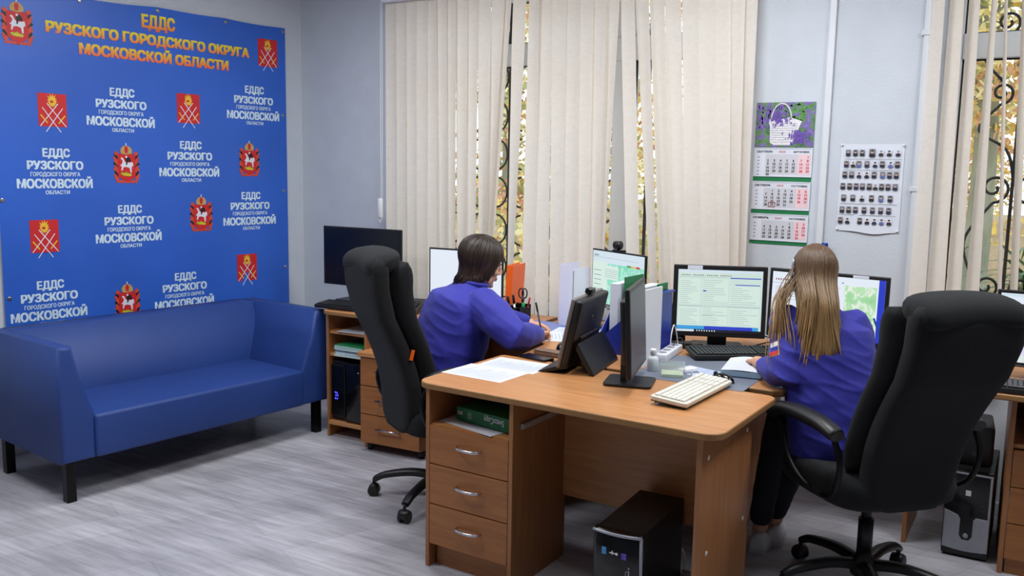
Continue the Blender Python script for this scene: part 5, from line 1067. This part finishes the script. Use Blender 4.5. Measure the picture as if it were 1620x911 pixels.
def head_shape(b, HM, k=1.0):
    E_ = lambda c, r, M=None: b.ell(tuple(x * k for x in c), tuple(x * k for x in r), HM if M is None else HM @ M)
    E_((0, -.012, .032), (.076, .097, .084)); E_((0, .030, -.03), (.062, .062, .088)); E_((0, .040, -.088), (.040, .042, .030)); E_((0, .070, -.100), (.021, .018, .015))
    for s in (-1, 1):
        E_((s * .036, .058, -.028), (.026, .026, .024)); E_((s * .028, .080, .016), (.024, .010, .008)); E_((s * .031, .0735, .0105), (.0155, .0105, .0052)); E_((s * .031, .0725, -.0075), (.0150, .0100, .0048)); E_((s * .045, .02, -.075), (.022, .04, .03))
        E_((s * .078, -.006, -.012), (.007, .019, .030), T(0, 0, 0)); E_((s * .076, -.004, -.038), (.006, .010, .009))
    pts = [(0, .088, .014), (0, .096, -.004), (0, .106, -.022), (0, .110, -.030)]
    b.tube([HM @ (Vector(p) * k) for p in pts], [.007 * k, .008 * k, .0105 * k, .008 * k], 10)
    for s in (-1, 1): E_((s * .010, .096, -.032), (.0075, .010, .007))
    E_((0, .088, -.058), (.022, .010, .0055)); E_((0, .086, -.068), (.019, .010, .006)); E_((0, .078, -.048), (.018, .012, .010))
def face_details(HM, parent, ML, k=1.0):
    q = B()
    for s in (-1, 1): q.ell((s * .031 * k, .0695 * k, .002 * k), (.0125 * k, .0120 * k, .0095 * k), HM, 0)
    for s in (-1, 1): q.ell((s * .031 * k, .0792 * k, .002 * k), (.0052 * k, .0032 * k, .0052 * k), HM, 1)
    q.done('eyes', [EYEW, IRIS], parent, ML)
    q = B()
    for s in (-1, 1): q.tube([HM @ (Vector(p) * k) for p in ((s * .014, .0915, .019), (s * .030, .0905, .024), (s * .046, .078, .020))], [.003 * k, .0036 * k, .0015 * k], 8)
    q.done('eyebrows', BROW, parent, ML)
def hand(b, wrist, d, up, side, curls=(20, 25, 20), spread=4, thumb=(.5, .7, -.3), k=.95, nails=None):
    d = Vector(d).normalized(); up = Vector(up); up = (up - d * up.dot(d)).normalized(); x = d.cross(up)
    M = Matrix((( x.x, d.x, up.x, wrist[0]), (x.y, d.y, up.y, wrist[1]), (x.z, d.z, up.z, wrist[2]), (0, 0, 0, 1))) @ Matrix.Scale(k, 4)
    b.ell((0, .045, 0), (.037, .052, .0145), M); b.ell((0, .075, .002), (.036, .018, .012), M); b.ell((side * .022, .030, -.006), (.018, .030, .014), M); b.tube([M @ Vector((0, -.03, 0)), M @ Vector((0, .03, 0))], [.024 * k, .026 * k], 14)
    for i, (fx, L, r) in enumerate(((.0285, .070, .0082), (.0100, .078, .0085), (-.0095, .073, .0082), (-.0275, .056, .0072))):
        fx *= side; c = curls if not isinstance(curls[0], (list, tuple)) else curls[i]
        p = Vector((fx, .086 - .006 * (abs(fx) > .02), .002)); a = 0; sp = R(spread) * fx / .02; pts = [p - Vector((0, .02, 0)), p]
        for seg, (lf, cu) in enumerate(zip((.44, .31, .25), c)):
            a += R(cu); p = p + Vector((math.sin(sp) * math.cos(a), math.cos(sp) * math.cos(a), -math.sin(a))) * L * lf; pts.append(p)
        cap(b, [M @ q for q in pts], [r * k, r * k, r * .96 * k, r * .9 * k, r * .78 * k], 10)
        if nails is not None:
            t_ = (pts[-1] - pts[-2]).normalized(); nn = Vector((0, t_.z * -1, t_.y)) if True else None
            c_ = pts[-1] + t_ * r * .25 + Vector((0, math.sin(a), math.cos(a))) * r * .62
            nails.ell((0, 0, 0), (.0048 * k, .0062 * k, .0018 * k), T(*(M @ c_)) @ (M.to_3x3().normalized().to_4x4()) @ RX(-a), n=10, m=6)
    t0 = Vector((side * .026, .018, -.006)); t1 = t0 + Vector((side * .020, .026, -.004)); t2 = t1 + Vector((side * thumb[0] * .030, thumb[1] * .030, thumb[2] * .030)); t3 = t2 + Vector((side * thumb[0] * .4 * .026, .024, thumb[2] * .026))
    cap(b, [M @ q for q in (t0, t1, t2, t3)], [.013 * k, .0115 * k, .0098 * k, .0078 * k], 10)
    return M
def torso(b, rings, e=2.6):
    """rings: (center, half width, half depth, yaw of facing, lean axis) -> loft"""
    out = []
    for c, w, dep, yaw, pitch in rings:
        M = T(*c) @ RZ(yaw) @ RX(pitch); out.append([M @ Vector(p) for p in se_ring(0, 0, 0, w, dep, e, 32)])
    b.loft(out)
def hair_mesh(HM, fn, n, name, mats, parent, ML, r=.0045, shell=None, seg=12, seed=1, flat=.55):
    rnd = random.Random(seed); q = B()
    if shell: q.grid(shell, 40, 20)
    for i in range(n):
        pts = fn(rnd, i / n)
        if not pts: continue
        m_ = len(pts); rr = r * rnd.uniform(.7, 1.25)
        q.tube(pts, [rr * (.55 + .45 * math.sin(math.pi * min(1, .15 + .85 * k / (m_ - 1)) * .9)) * (1 if k < m_ - 2 else (.6 if k == m_ - 2 else .25)) for k in range(m_)], 6, flat=flat)
    return q.done(name, mats, parent, ML)
def hair_mat(name, root, tip, z0, z1, HMz=None):
    m = mat(name, root, .42, nscale=0); nt = m.node_tree; p = nt.nodes['Principled BSDF']; N = nt.nodes.new; L = nt.links.new
    tcn = N('ShaderNodeTexCoord'); s = N('ShaderNodeSeparateXYZ'); L(tcn.outputs['Object'], s.inputs[0]); mr = N('ShaderNodeMapRange'); L(s.outputs['Z'], mr.inputs[0]); mr.inputs[1].default_value = z0; mr.inputs[2].default_value = z1
    r = N('ShaderNodeValToRGB'); L(mr.outputs[0], r.inputs[0]); r.color_ramp.elements[0].color = lin(tip); r.color_ramp.elements[1].color = lin(root)
    mp = N('ShaderNodeMapping'); L(tcn.outputs['Object'], mp.inputs[0]); mp.inputs['Scale'].default_value = (160, 160, 6); n = N('ShaderNodeTexNoise'); L(mp.outputs[0], n.inputs['Vector']); n.inputs['Scale'].default_value = 1.0; n.inputs['Detail'].default_value = 3
    mx = N('ShaderNodeMix'); mx.data_type = 'RGBA'; mx.blend_type = 'OVERLAY'; mx.inputs[0].default_value = .55; L(r.outputs[0], mx.inputs[6]); L(n.outputs['Fac'], mx.inputs[7]); L(mx.outputs[2], p.inputs['Base Color'])
    return m
def shoe(name, ank, yaw, parent, ML, upper, sole, k=1.0):
    M = T(ank[0], ank[1], 0) @ RZ(yaw) @ Matrix.Scale(k, 4); q = B(); rings = []
    prof = [(-.062, .026, .075), (-.055, .034, .085), (-.03, .038, .088), (.01, .039, .082), (.05, .042, .070), (.10, .047, .055), (.15, .045, .045), (.182, .034, .034), (.195, .018, .026)]
    for y, w, h in prof: rings.append([M @ Vector((w * math.cos(R(a)), y, .022 + max(0, (h - .022) * math.sin(R(a))) if 0 <= a <= 180 else .022 - .004)) for a in range(-30, 211, 15)])
    q.loft(rings); q.done(name, upper, parent, ML)
    q = B(); q.prism([(M @ Vector((w * s * 1.08, y, 0)))[:2] for s, seq in ((1, prof), (-1, prof[::-1])) for y, w, h in seq], 0, .024, .004, 2); q.done('shoe_sole', sole, parent, ML)

# ---- woman with brown bob, writing at the corner desk
w1 = thing('person', 'woman with a brown bob in a royal blue jacket writing at the corner desk', 'person', (-2.45, 3.52, 0)); ML = T(2.45, -3.52, 0)
yaw1 = R(-37); f1 = Vector((-math.sin(yaw1), math.cos(yaw1), 0)); r1 = Vector((f1.y, -f1.x, 0))
P0 = Vector((-2.475, 3.50, .58)); CH = Vector((-2.41, 3.585, .86)); NB = Vector((-2.365, 3.655, 1.03)); HC = Vector((-2.335, 3.70, 1.138))
HM = T(*HC) @ RZ(R(-44)) @ RX(R(-16))
SR_ = NB + r1 * .165 + Vector((0, 0, -.075)) - f1 * .01; SL_ = NB - r1 * .165 + Vector((0, 0, -.075)) - f1 * .01
ER = Vector((-2.01, 3.470, .838)); WRr = Vector((-2.035, 3.735, .805)); EL = Vector((-2.40, 3.93, .83)); WL_ = Vector((-2.235, 3.985, .808))
HR = [P0 + r1 * .10, P0 - r1 * .10]; KN = [P0 + r1 * .11 + f1 * .40 + Vector((0, 0, -.04)), P0 - r1 * .12 + f1 * .40 + Vector((0, 0, -.04))]; AN = [KN[0] - f1 * .06 + Vector((0, 0, -.44)), KN[1] - f1 * .02 + Vector((0, 0, -.44))]
b = B(); nl = B(); head_shape(b, HM, .97)
cap(b, [HM @ Vector((0, -.020, -.05)), HM @ Vector((0, -.042, -.115)), NB + Vector((0, 0, -.03))], [.054, .056, .064])
torso(b, [(P0 + Vector((0, 0, -.08)), .15, .11, yaw1, 0), (P0, .16, .12, yaw1, 0), (CH, .16, .11, yaw1, R(-18)), (NB + Vector((0, 0, -.06)), .14, .08, yaw1, R(-24)), (NB + Vector((0, 0, -.02)), .07, .06, yaw1, R(-24))])
limb(b, SR_, ER, WRr, .048, .040, .026); limb(b, SL_, EL, WL_, .048, .040, .026)
hand(b, WRr, Vector((-.10, 1, -.12)), Vector((-.35, -.05, 1)), -1, ((48, 50, 30), (52, 55, 35), (60, 60, 40), (64, 62, 40)), 2, (.2, .9, -.35), .95, nl)
hand(b, WL_, Vector((.75, .45, -.15)), Vector((.1, .1, 1)), 1, (18, 26, 18), 5, (.5, .8, -.25), .93, nl)
for i in (0, 1): limb(b, HR[i], KN[i], AN[i], .075, .052, .034); cap(b, [AN[i] + Vector((0, 0, -.01)), AN[i] + f1 * .09 + Vector((0, 0, -.045))], [.032, .026])
mouth = HM @ Vector((0, .093, -.061))
body1 = remeshed(b, .0034, 'body', [SKIN, LIPS], w1, ML, 2, paint=lambda c: 1 if ((HM.inverted() @ c).y > .082 and abs((HM.inverted() @ c).x) < .022 and -.070 < (HM.inverted() @ c).z < -.052) else 0)
nl.done('fingernails', NAIL, w1, ML); face_details(HM, w1, ML, .97)
b = B()
torso(b, [(P0 + Vector((0, 0, -.10)) , .20, .155, yaw1, 0), (P0 + Vector((0, 0, -.03)), .225, .175, yaw1, 0), (P0.lerp(CH, .5), .228, .182, yaw1, R(-10)), (CH, .225, .172, yaw1, R(-18)), (CH.lerp(NB, .5) - f1 * .015, .215, .150, yaw1, R(-24)), (NB + Vector((0, 0, -.055)) - f1 * .015, .17, .115, yaw1, R(-26)), (NB + Vector((0, 0, -.012)), .085, .078, yaw1, R(-24)), (NB + Vector((0, 0, .018)) + f1 * .01, .070, .066, yaw1, R(-20))], 2.3)
limb(b, SR_, ER + Vector((0, 0, .002)), WRr - (WRr - ER).normalized() * .02, .092, .074, .048); limb(b, SL_, EL, WL_ - (WL_ - EL).normalized() * .02, .086, .066, .046)
jk1 = remeshed(b, .008, 'jacket', [JACKET], w1, ML, 4, .008, 1)
q = B(); q.tube([NB + Vector((0, 0, .010)) + f1 * .008 + (r1 * math.cos(R(a)) * .074 + f1 * math.sin(R(a)) * .068) + Vector((0, 0, .012 * math.sin(R(a)) * -1)) for a in range(0, 376, 15)], .011, 10, cap=False); q.done('collar', JACKET, w1, ML)
b = B()
torso(b, [(P0 + Vector((0, 0, -.115)), .17, .14, yaw1, 0), (P0 + Vector((0, 0, -.06)), .20, .155, yaw1, 0), (P0 + Vector((0, 0, .04)), .19, .15, yaw1, 0)], 2.4)
for i in (0, 1): limb(b, HR[i] - Vector((0, 0, .02)), KN[i], AN[i] + Vector((0, 0, .02)), .092, .066, .056)
remeshed(b, .010, 'trousers', [TROUS], w1, ML, 4, .006, 2)
for i in (0, 1): shoe('shoe', AN[i], yaw1, w1, ML, SHOEB, BLK)
HB = hair_mat('dark_brown_hair', (44, 31, 23), (58, 40, 29), .95, 1.25)
def bob(phi, th, out=1.0):
    """phi 0 = front; th polar angle from the crown"""
    sx_, sy_, sz_ = .092 * out, .116 * out, .098 * out
    p = Vector((math.sin(phi) * math.sin(th) * sx_, math.cos(phi) * math.sin(th) * sy_, math.cos(th) * sz_)) + Vector((0, -.018, .034)); return p
def bob_end(phi): 
    a = abs(math.degrees(phi)); 
    return R(63) if a < 30 else R(63 + (a - 30) * 1.7) if a < 56 else R(107 + min(1, (a - 56) / 50) * 20)
def bob_path(phi, t, out, hang):
    te = bob_end(phi); th = t * 1.0
    if t <= .72: return bob(phi, te * t / .72 if True else 0, out)
    base = bob(phi, te, out); a = abs(math.degrees(phi)); k = (t - .72) / .28
    L = hang; inw = Vector((-math.sin(phi) * .016, -math.cos(phi) * .022, 0)) * math.sin(k * 2.2) + Vector((math.sin(phi), math.cos(phi), 0)) * .020 * max(0, k - .55) / .45 * (1 if a > 80 else 0)
    return base + inw + Vector((math.sin(phi) * .010 * math.sin(k * 3.1), math.cos(phi) * .010 * math.sin(k * 3.1), -L * k))
def bob_hang(phi):
    a = abs(math.degrees(phi)); return .012 if a < 34 else .012 + min(1, (a - 34) / 22) * .065 if a < 75 else .077 + min(1, (a - 75) / 60) * .02
def bob_shell(u, v): phi = (u * 2 - 1) * math.pi; return HM @ (bob_path(phi, v * .97, .985, bob_hang(phi)))
def bob_strand(rnd, u):
    phi = rnd.uniform(-math.pi, math.pi); o_ = rnd.uniform(.985, 1.05); hg = bob_hang(phi) * rnd.uniform(.75, 1.25) + rnd.uniform(-.004, .008); sw = rnd.gauss(0, .10); t0 = rnd.uniform(0, .25)
    return [HM @ (bob_path(phi + sw * t * t, t, o_ + .028 * math.sin(t * 6 + phi * 4) + .012 * math.sin(t * 11 + phi * 9), hg)) for t in [t0 + (1 - t0) * k / 13 for k in range(14)]]
hair_mesh(HM, bob_strand, 620, 'hair', HB, w1, ML, .0046, bob_shell, seed=3)
pen('dark pen held upright in the writing woman\'s hand', (-2.068, 3.835, .800), 0, BLK, (0, 0), .15, r=.0042).rotation_euler = (R(-4), R(-16), 0)

# ---- woman with long fair hair at the pair of monitors
w2 = thing('person', 'woman with long fair hair in a royal blue jacket facing the two monitors', 'person', (-.62, 3.56, 0)); ML = T(.62, -3.56, 0)
yaw2 = R(22); f2 = Vector((-math.sin(yaw2), math.cos(yaw2), 0)); r2 = Vector((f2.y, -f2.x, 0))
P0 = Vector((-.585, 3.53, .60)); CH = Vector((-.655, 3.575, .90)); NB = Vector((-.695, 3.61, 1.085)); HC = Vector((-.735, 3.655, 1.202))
HM2 = T(*HC) @ RZ(R(26)) @ RX(R(-10))
SR_ = NB + r2 * .125 + Vector((0, 0, -.065)); SL_ = NB - r2 * .125 + Vector((0, 0, -.06))
ER = Vector((-.525, 3.67, .84)); WRr = Vector((-.765, 3.82, .815)); EL = Vector((-.775, 3.43, .828)); WL_ = Vector((-.940, 3.655, .822))
HR = [P0 + r2 * .085, P0 - r2 * .085]; KN = [Vector((-.755, 3.90, .545)), Vector((-.875, 3.80, .545))]; AN = [Vector((-.865, 3.80, .10)), Vector((-.900, 3.685, .10))]
b = B(); nl = B(); head_shape(b, HM2, .95)
cap(b, [HM2 @ Vector((0, -.020, -.05)), HM2 @ Vector((0, -.040, -.11)), NB + Vector((0, 0, -.03))], [.047, .047, .054])
torso(b, [(P0 + Vector((0, 0, -.08)), .13, .09, yaw2, 0), (P0, .14, .10, yaw2, 0), (CH, .13, .09, yaw2, R(-6)), (NB + Vector((0, 0, -.06)), .12, .065, yaw2, R(-10)), (NB + Vector((0, 0, -.02)), .06, .05, yaw2, R(-10))])
limb(b, SR_, ER, WRr, .042, .035, .024); limb(b, SL_, EL, WL_, .042, .035, .024)
hand(b, WL_, Vector((-.45, .82, -.18)), Vector((.05, 0, 1)), 1, (22, 28, 20), 5, (.45, .8, -.35), .90, nl)
hand(b, WRr, Vector((-.6, .75, -.16)), Vector((0, 0, 1)), -1, (16, 26, 18), 5, (.4, .8, -.2), .90, nl)
for i in (0, 1): limb(b, HR[i], KN[i], AN[i], .066, .046, .031); cap(b, [AN[i], AN[i] + f2 * .08 + Vector((0, 0, -.045))], [.030, .024])
remeshed(b, .0034, 'body', [SKIN, LIPS], w2, ML, 2, paint=lambda c: 1 if ((HM2.inverted() @ c).y > .080 and abs((HM2.inverted() @ c).x) < .021 and -.068 < (HM2.inverted() @ c).z < -.051) else 0)
nl.done('fingernails', NAIL, w2, ML); face_details(HM2, w2, ML, .95)
b = B()
torso(b, [(P0 + Vector((0, 0, -.10)), .175, .125, yaw2, 0), (P0 + Vector((0, 0, -.02)), .188, .135, yaw2, 0), (P0.lerp(CH, .5), .180, .130, yaw2, R(-5)), (CH, .182, .125, yaw2, R(-6)), (CH.lerp(NB, .55), .180, .108, yaw2, R(-8)), (NB + Vector((0, 0, -.05)), .150, .085, yaw2, R(-10)), (NB + Vector((0, 0, -.012)), .072, .062, yaw2, R(-10)), (NB + Vector((0, 0, .016)), .060, .055, yaw2, R(-10))], 2.3)
limb(b, SR_, ER, WRr - (WRr - ER).normalized() * .015, .070, .060, .042); limb(b, SL_, EL, WL_ - (WL_ - EL).normalized() * .085, .070, .062, .044)
jk2 = remeshed(b, .007, 'jacket', [JACKET], w2, ML, 4, .009, 4)
# flag patch on the left sleeve
bm_ = bmesh.new(); bm_.from_mesh(jk2.data); bv = BVHTree.FromBMesh(bm_)
pc = SL_.lerp(EL, .50); pd = (-r2 * .75 - f2 * .66).normalized(); ax = (EL - SL_).normalized(); sx2 = pd.cross(ax).normalized()
def on_sleeve(u, v, off=.0018):
    o_ = pc + ax * u + sx2 * v + pd * .2; h = bv.ray_cast(o_, -pd); p = (h[0] if h[0] is not None else pc + pd * .06) + pd * off; return p
pm = [mat('gold_patch_edge', (196, 164, 84), .6, nscale=60, namp=.1), mat('white_patch_stripe', (232, 232, 236), .7, nscale=60, namp=.03), mat('blue_patch_stripe', (40, 60, 170), .7, nscale=60, namp=.05), mat('red_patch_stripe', (196, 40, 48), .7, nscale=60, namp=.05)]
q = B()
q.grid(lambda a, c: on_sleeve(-.031 + .062 * a, -.024 + .048 * c, .0012), 8, 8, 0)
for i in range(3): q.grid(lambda a, c, i=i: on_sleeve(-.027 + .018 * i + .018 * a, -.020 + .040 * c, .0030), 3, 6, i + 1)
q.done('flag_patch', pm, w2, ML)
bm_.free()
b = B()
torso(b, [(P0 + Vector((0, 0, -.115)), .15, .115, yaw2, 0), (P0 + Vector((0, 0, -.06)), .17, .125, yaw2, 0), (P0 + Vector((0, 0, .03)), .16, .12, yaw2, 0)], 2.4)
for i in (0, 1): limb(b, HR[i] - Vector((0, 0, .02)), KN[i], AN[i] + Vector((0, 0, .042)), .082, .058, .050)
remeshed(b, .010, 'trousers', [TROUS], w2, ML, 4, .005, 5)
for i, (sy, dy) in enumerate(((R(10), 0), (R(4), 0))): shoe('shoe', AN[i], sy, w2, ML, SHOEW, SOLE, .95)
HL = hair_mat('fair_brown_hair', (88, 63, 40), (186, 150, 100), .86, 1.26)
def lh_path(phi, t, out, L, flow):
    """long straight hair: over the skull to the widest point, then hanging"""
    te = R(92)
    if t <= .28: 
        th = te * t / .28; p = Vector((math.sin(phi) * math.sin(th) * .084 * out, math.cos(phi) * math.sin(th) * .104 * out, math.cos(th) * .096 * out)) + Vector((0, -.012, .026)); return HM2 @ p
    p = Vector((math.sin(phi) * .084 * out, math.cos(phi) * .104 * out, 0)) + Vector((0, -.012, .026)); k = (t - .28) / .72
    w = HM2 @ p; w = w + Vector((0, 0, -L * k)); c = HC + Vector((0, 0, 0))
    rad = (w - c); rad.z = 0
    shrink = 1 - .25 * k if k < .5 else .875 + .1 * (k - .5)
    w = Vector((c.x + rad.x * shrink, c.y + rad.y * shrink, w.z)); 
    # lie on the back and shoulders
    ss = min(1, max(0, (k - .08) / .42)); ss = ss * ss * (3 - 2 * ss); back = -f2 * (.030 * min(1, k * 3) + .085 * ss + .01 * k); lat = rad.dot(r2) * shrink; w = w + back + r2 * (flow * k * k - lat * (.42 if lat > 0 else .14) * k + .038 * k * k * min(1, max(0, lat / .05 + .5)))
    return w
FRONT = R(48)
def lh_phi(u): return FRONT + (2 * math.pi - 2 * FRONT) * u
def lh_len(phi):
    d = math.degrees(phi) % 360; return .40 + .07 * math.cos(R(d - 165))
def lh_shell(u, v): 
    phi = lh_phi(u); return lh_path(phi, v * .80, .985, lh_len(phi) * .8, 0)
def lh_strand(rnd, u):
    phi = lh_phi(rnd.random()) + rnd.gauss(0, .03); o_ = rnd.uniform(.985, 1.035); L = lh_len(phi) * rnd.uniform(.68, 1.2) * (.80 if math.degrees(phi) > 205 else 1); fl = rnd.gauss(0, .016); t0 = rnd.uniform(0, .12)
    return [lh_path(phi, t, o_ + .01 * math.sin(t * 7 + phi * 5), L, fl) for t in [t0 + (1 - t0) * k / 17 for k in range(18)]]
hair_mesh(HM2, lh_strand, 1150, 'hair', HL, w2, ML, .0030, lh_shell, seed=9)
# locks falling forward over the left shoulder, and the hair clip
def lock(rnd, u):
    a = HM2 @ Vector((-.083 + rnd.gauss(0, .004), -.01 + rnd.gauss(0, .04), -.02 + rnd.gauss(0, .02))); e_ = Vector((-.808 + rnd.gauss(0, .020), 3.50 + rnd.gauss(0, .02), .955 + rnd.gauss(0, .035)))
    m1 = a.lerp(e_, .45) + Vector((-.02, -.045, .02)); return spline([a, m1, e_ + Vector((0, -.035, .02)), e_ + Vector((.004, -.035, -.05))], 5)
hair_mesh(HM2, lock, 60, 'hair_lock', HL, w2, ML, .0024, None, seed=5)
q = B()
for s in (-1, 1):
    q.tube([HM2 @ Vector((-.0865, -.03 + .02 * s * 0 + .003 * s, .06 - .02 * k)) + Vector((-.004, 0, 0)) for k in range(4)], .0028, 8)
q.box(-.010, .002, -.02, .012, -.006, .006, .002, M=HM2 @ T(-.090, -.028, -.002)); q.done('hair_clip', SILV, w2, ML)
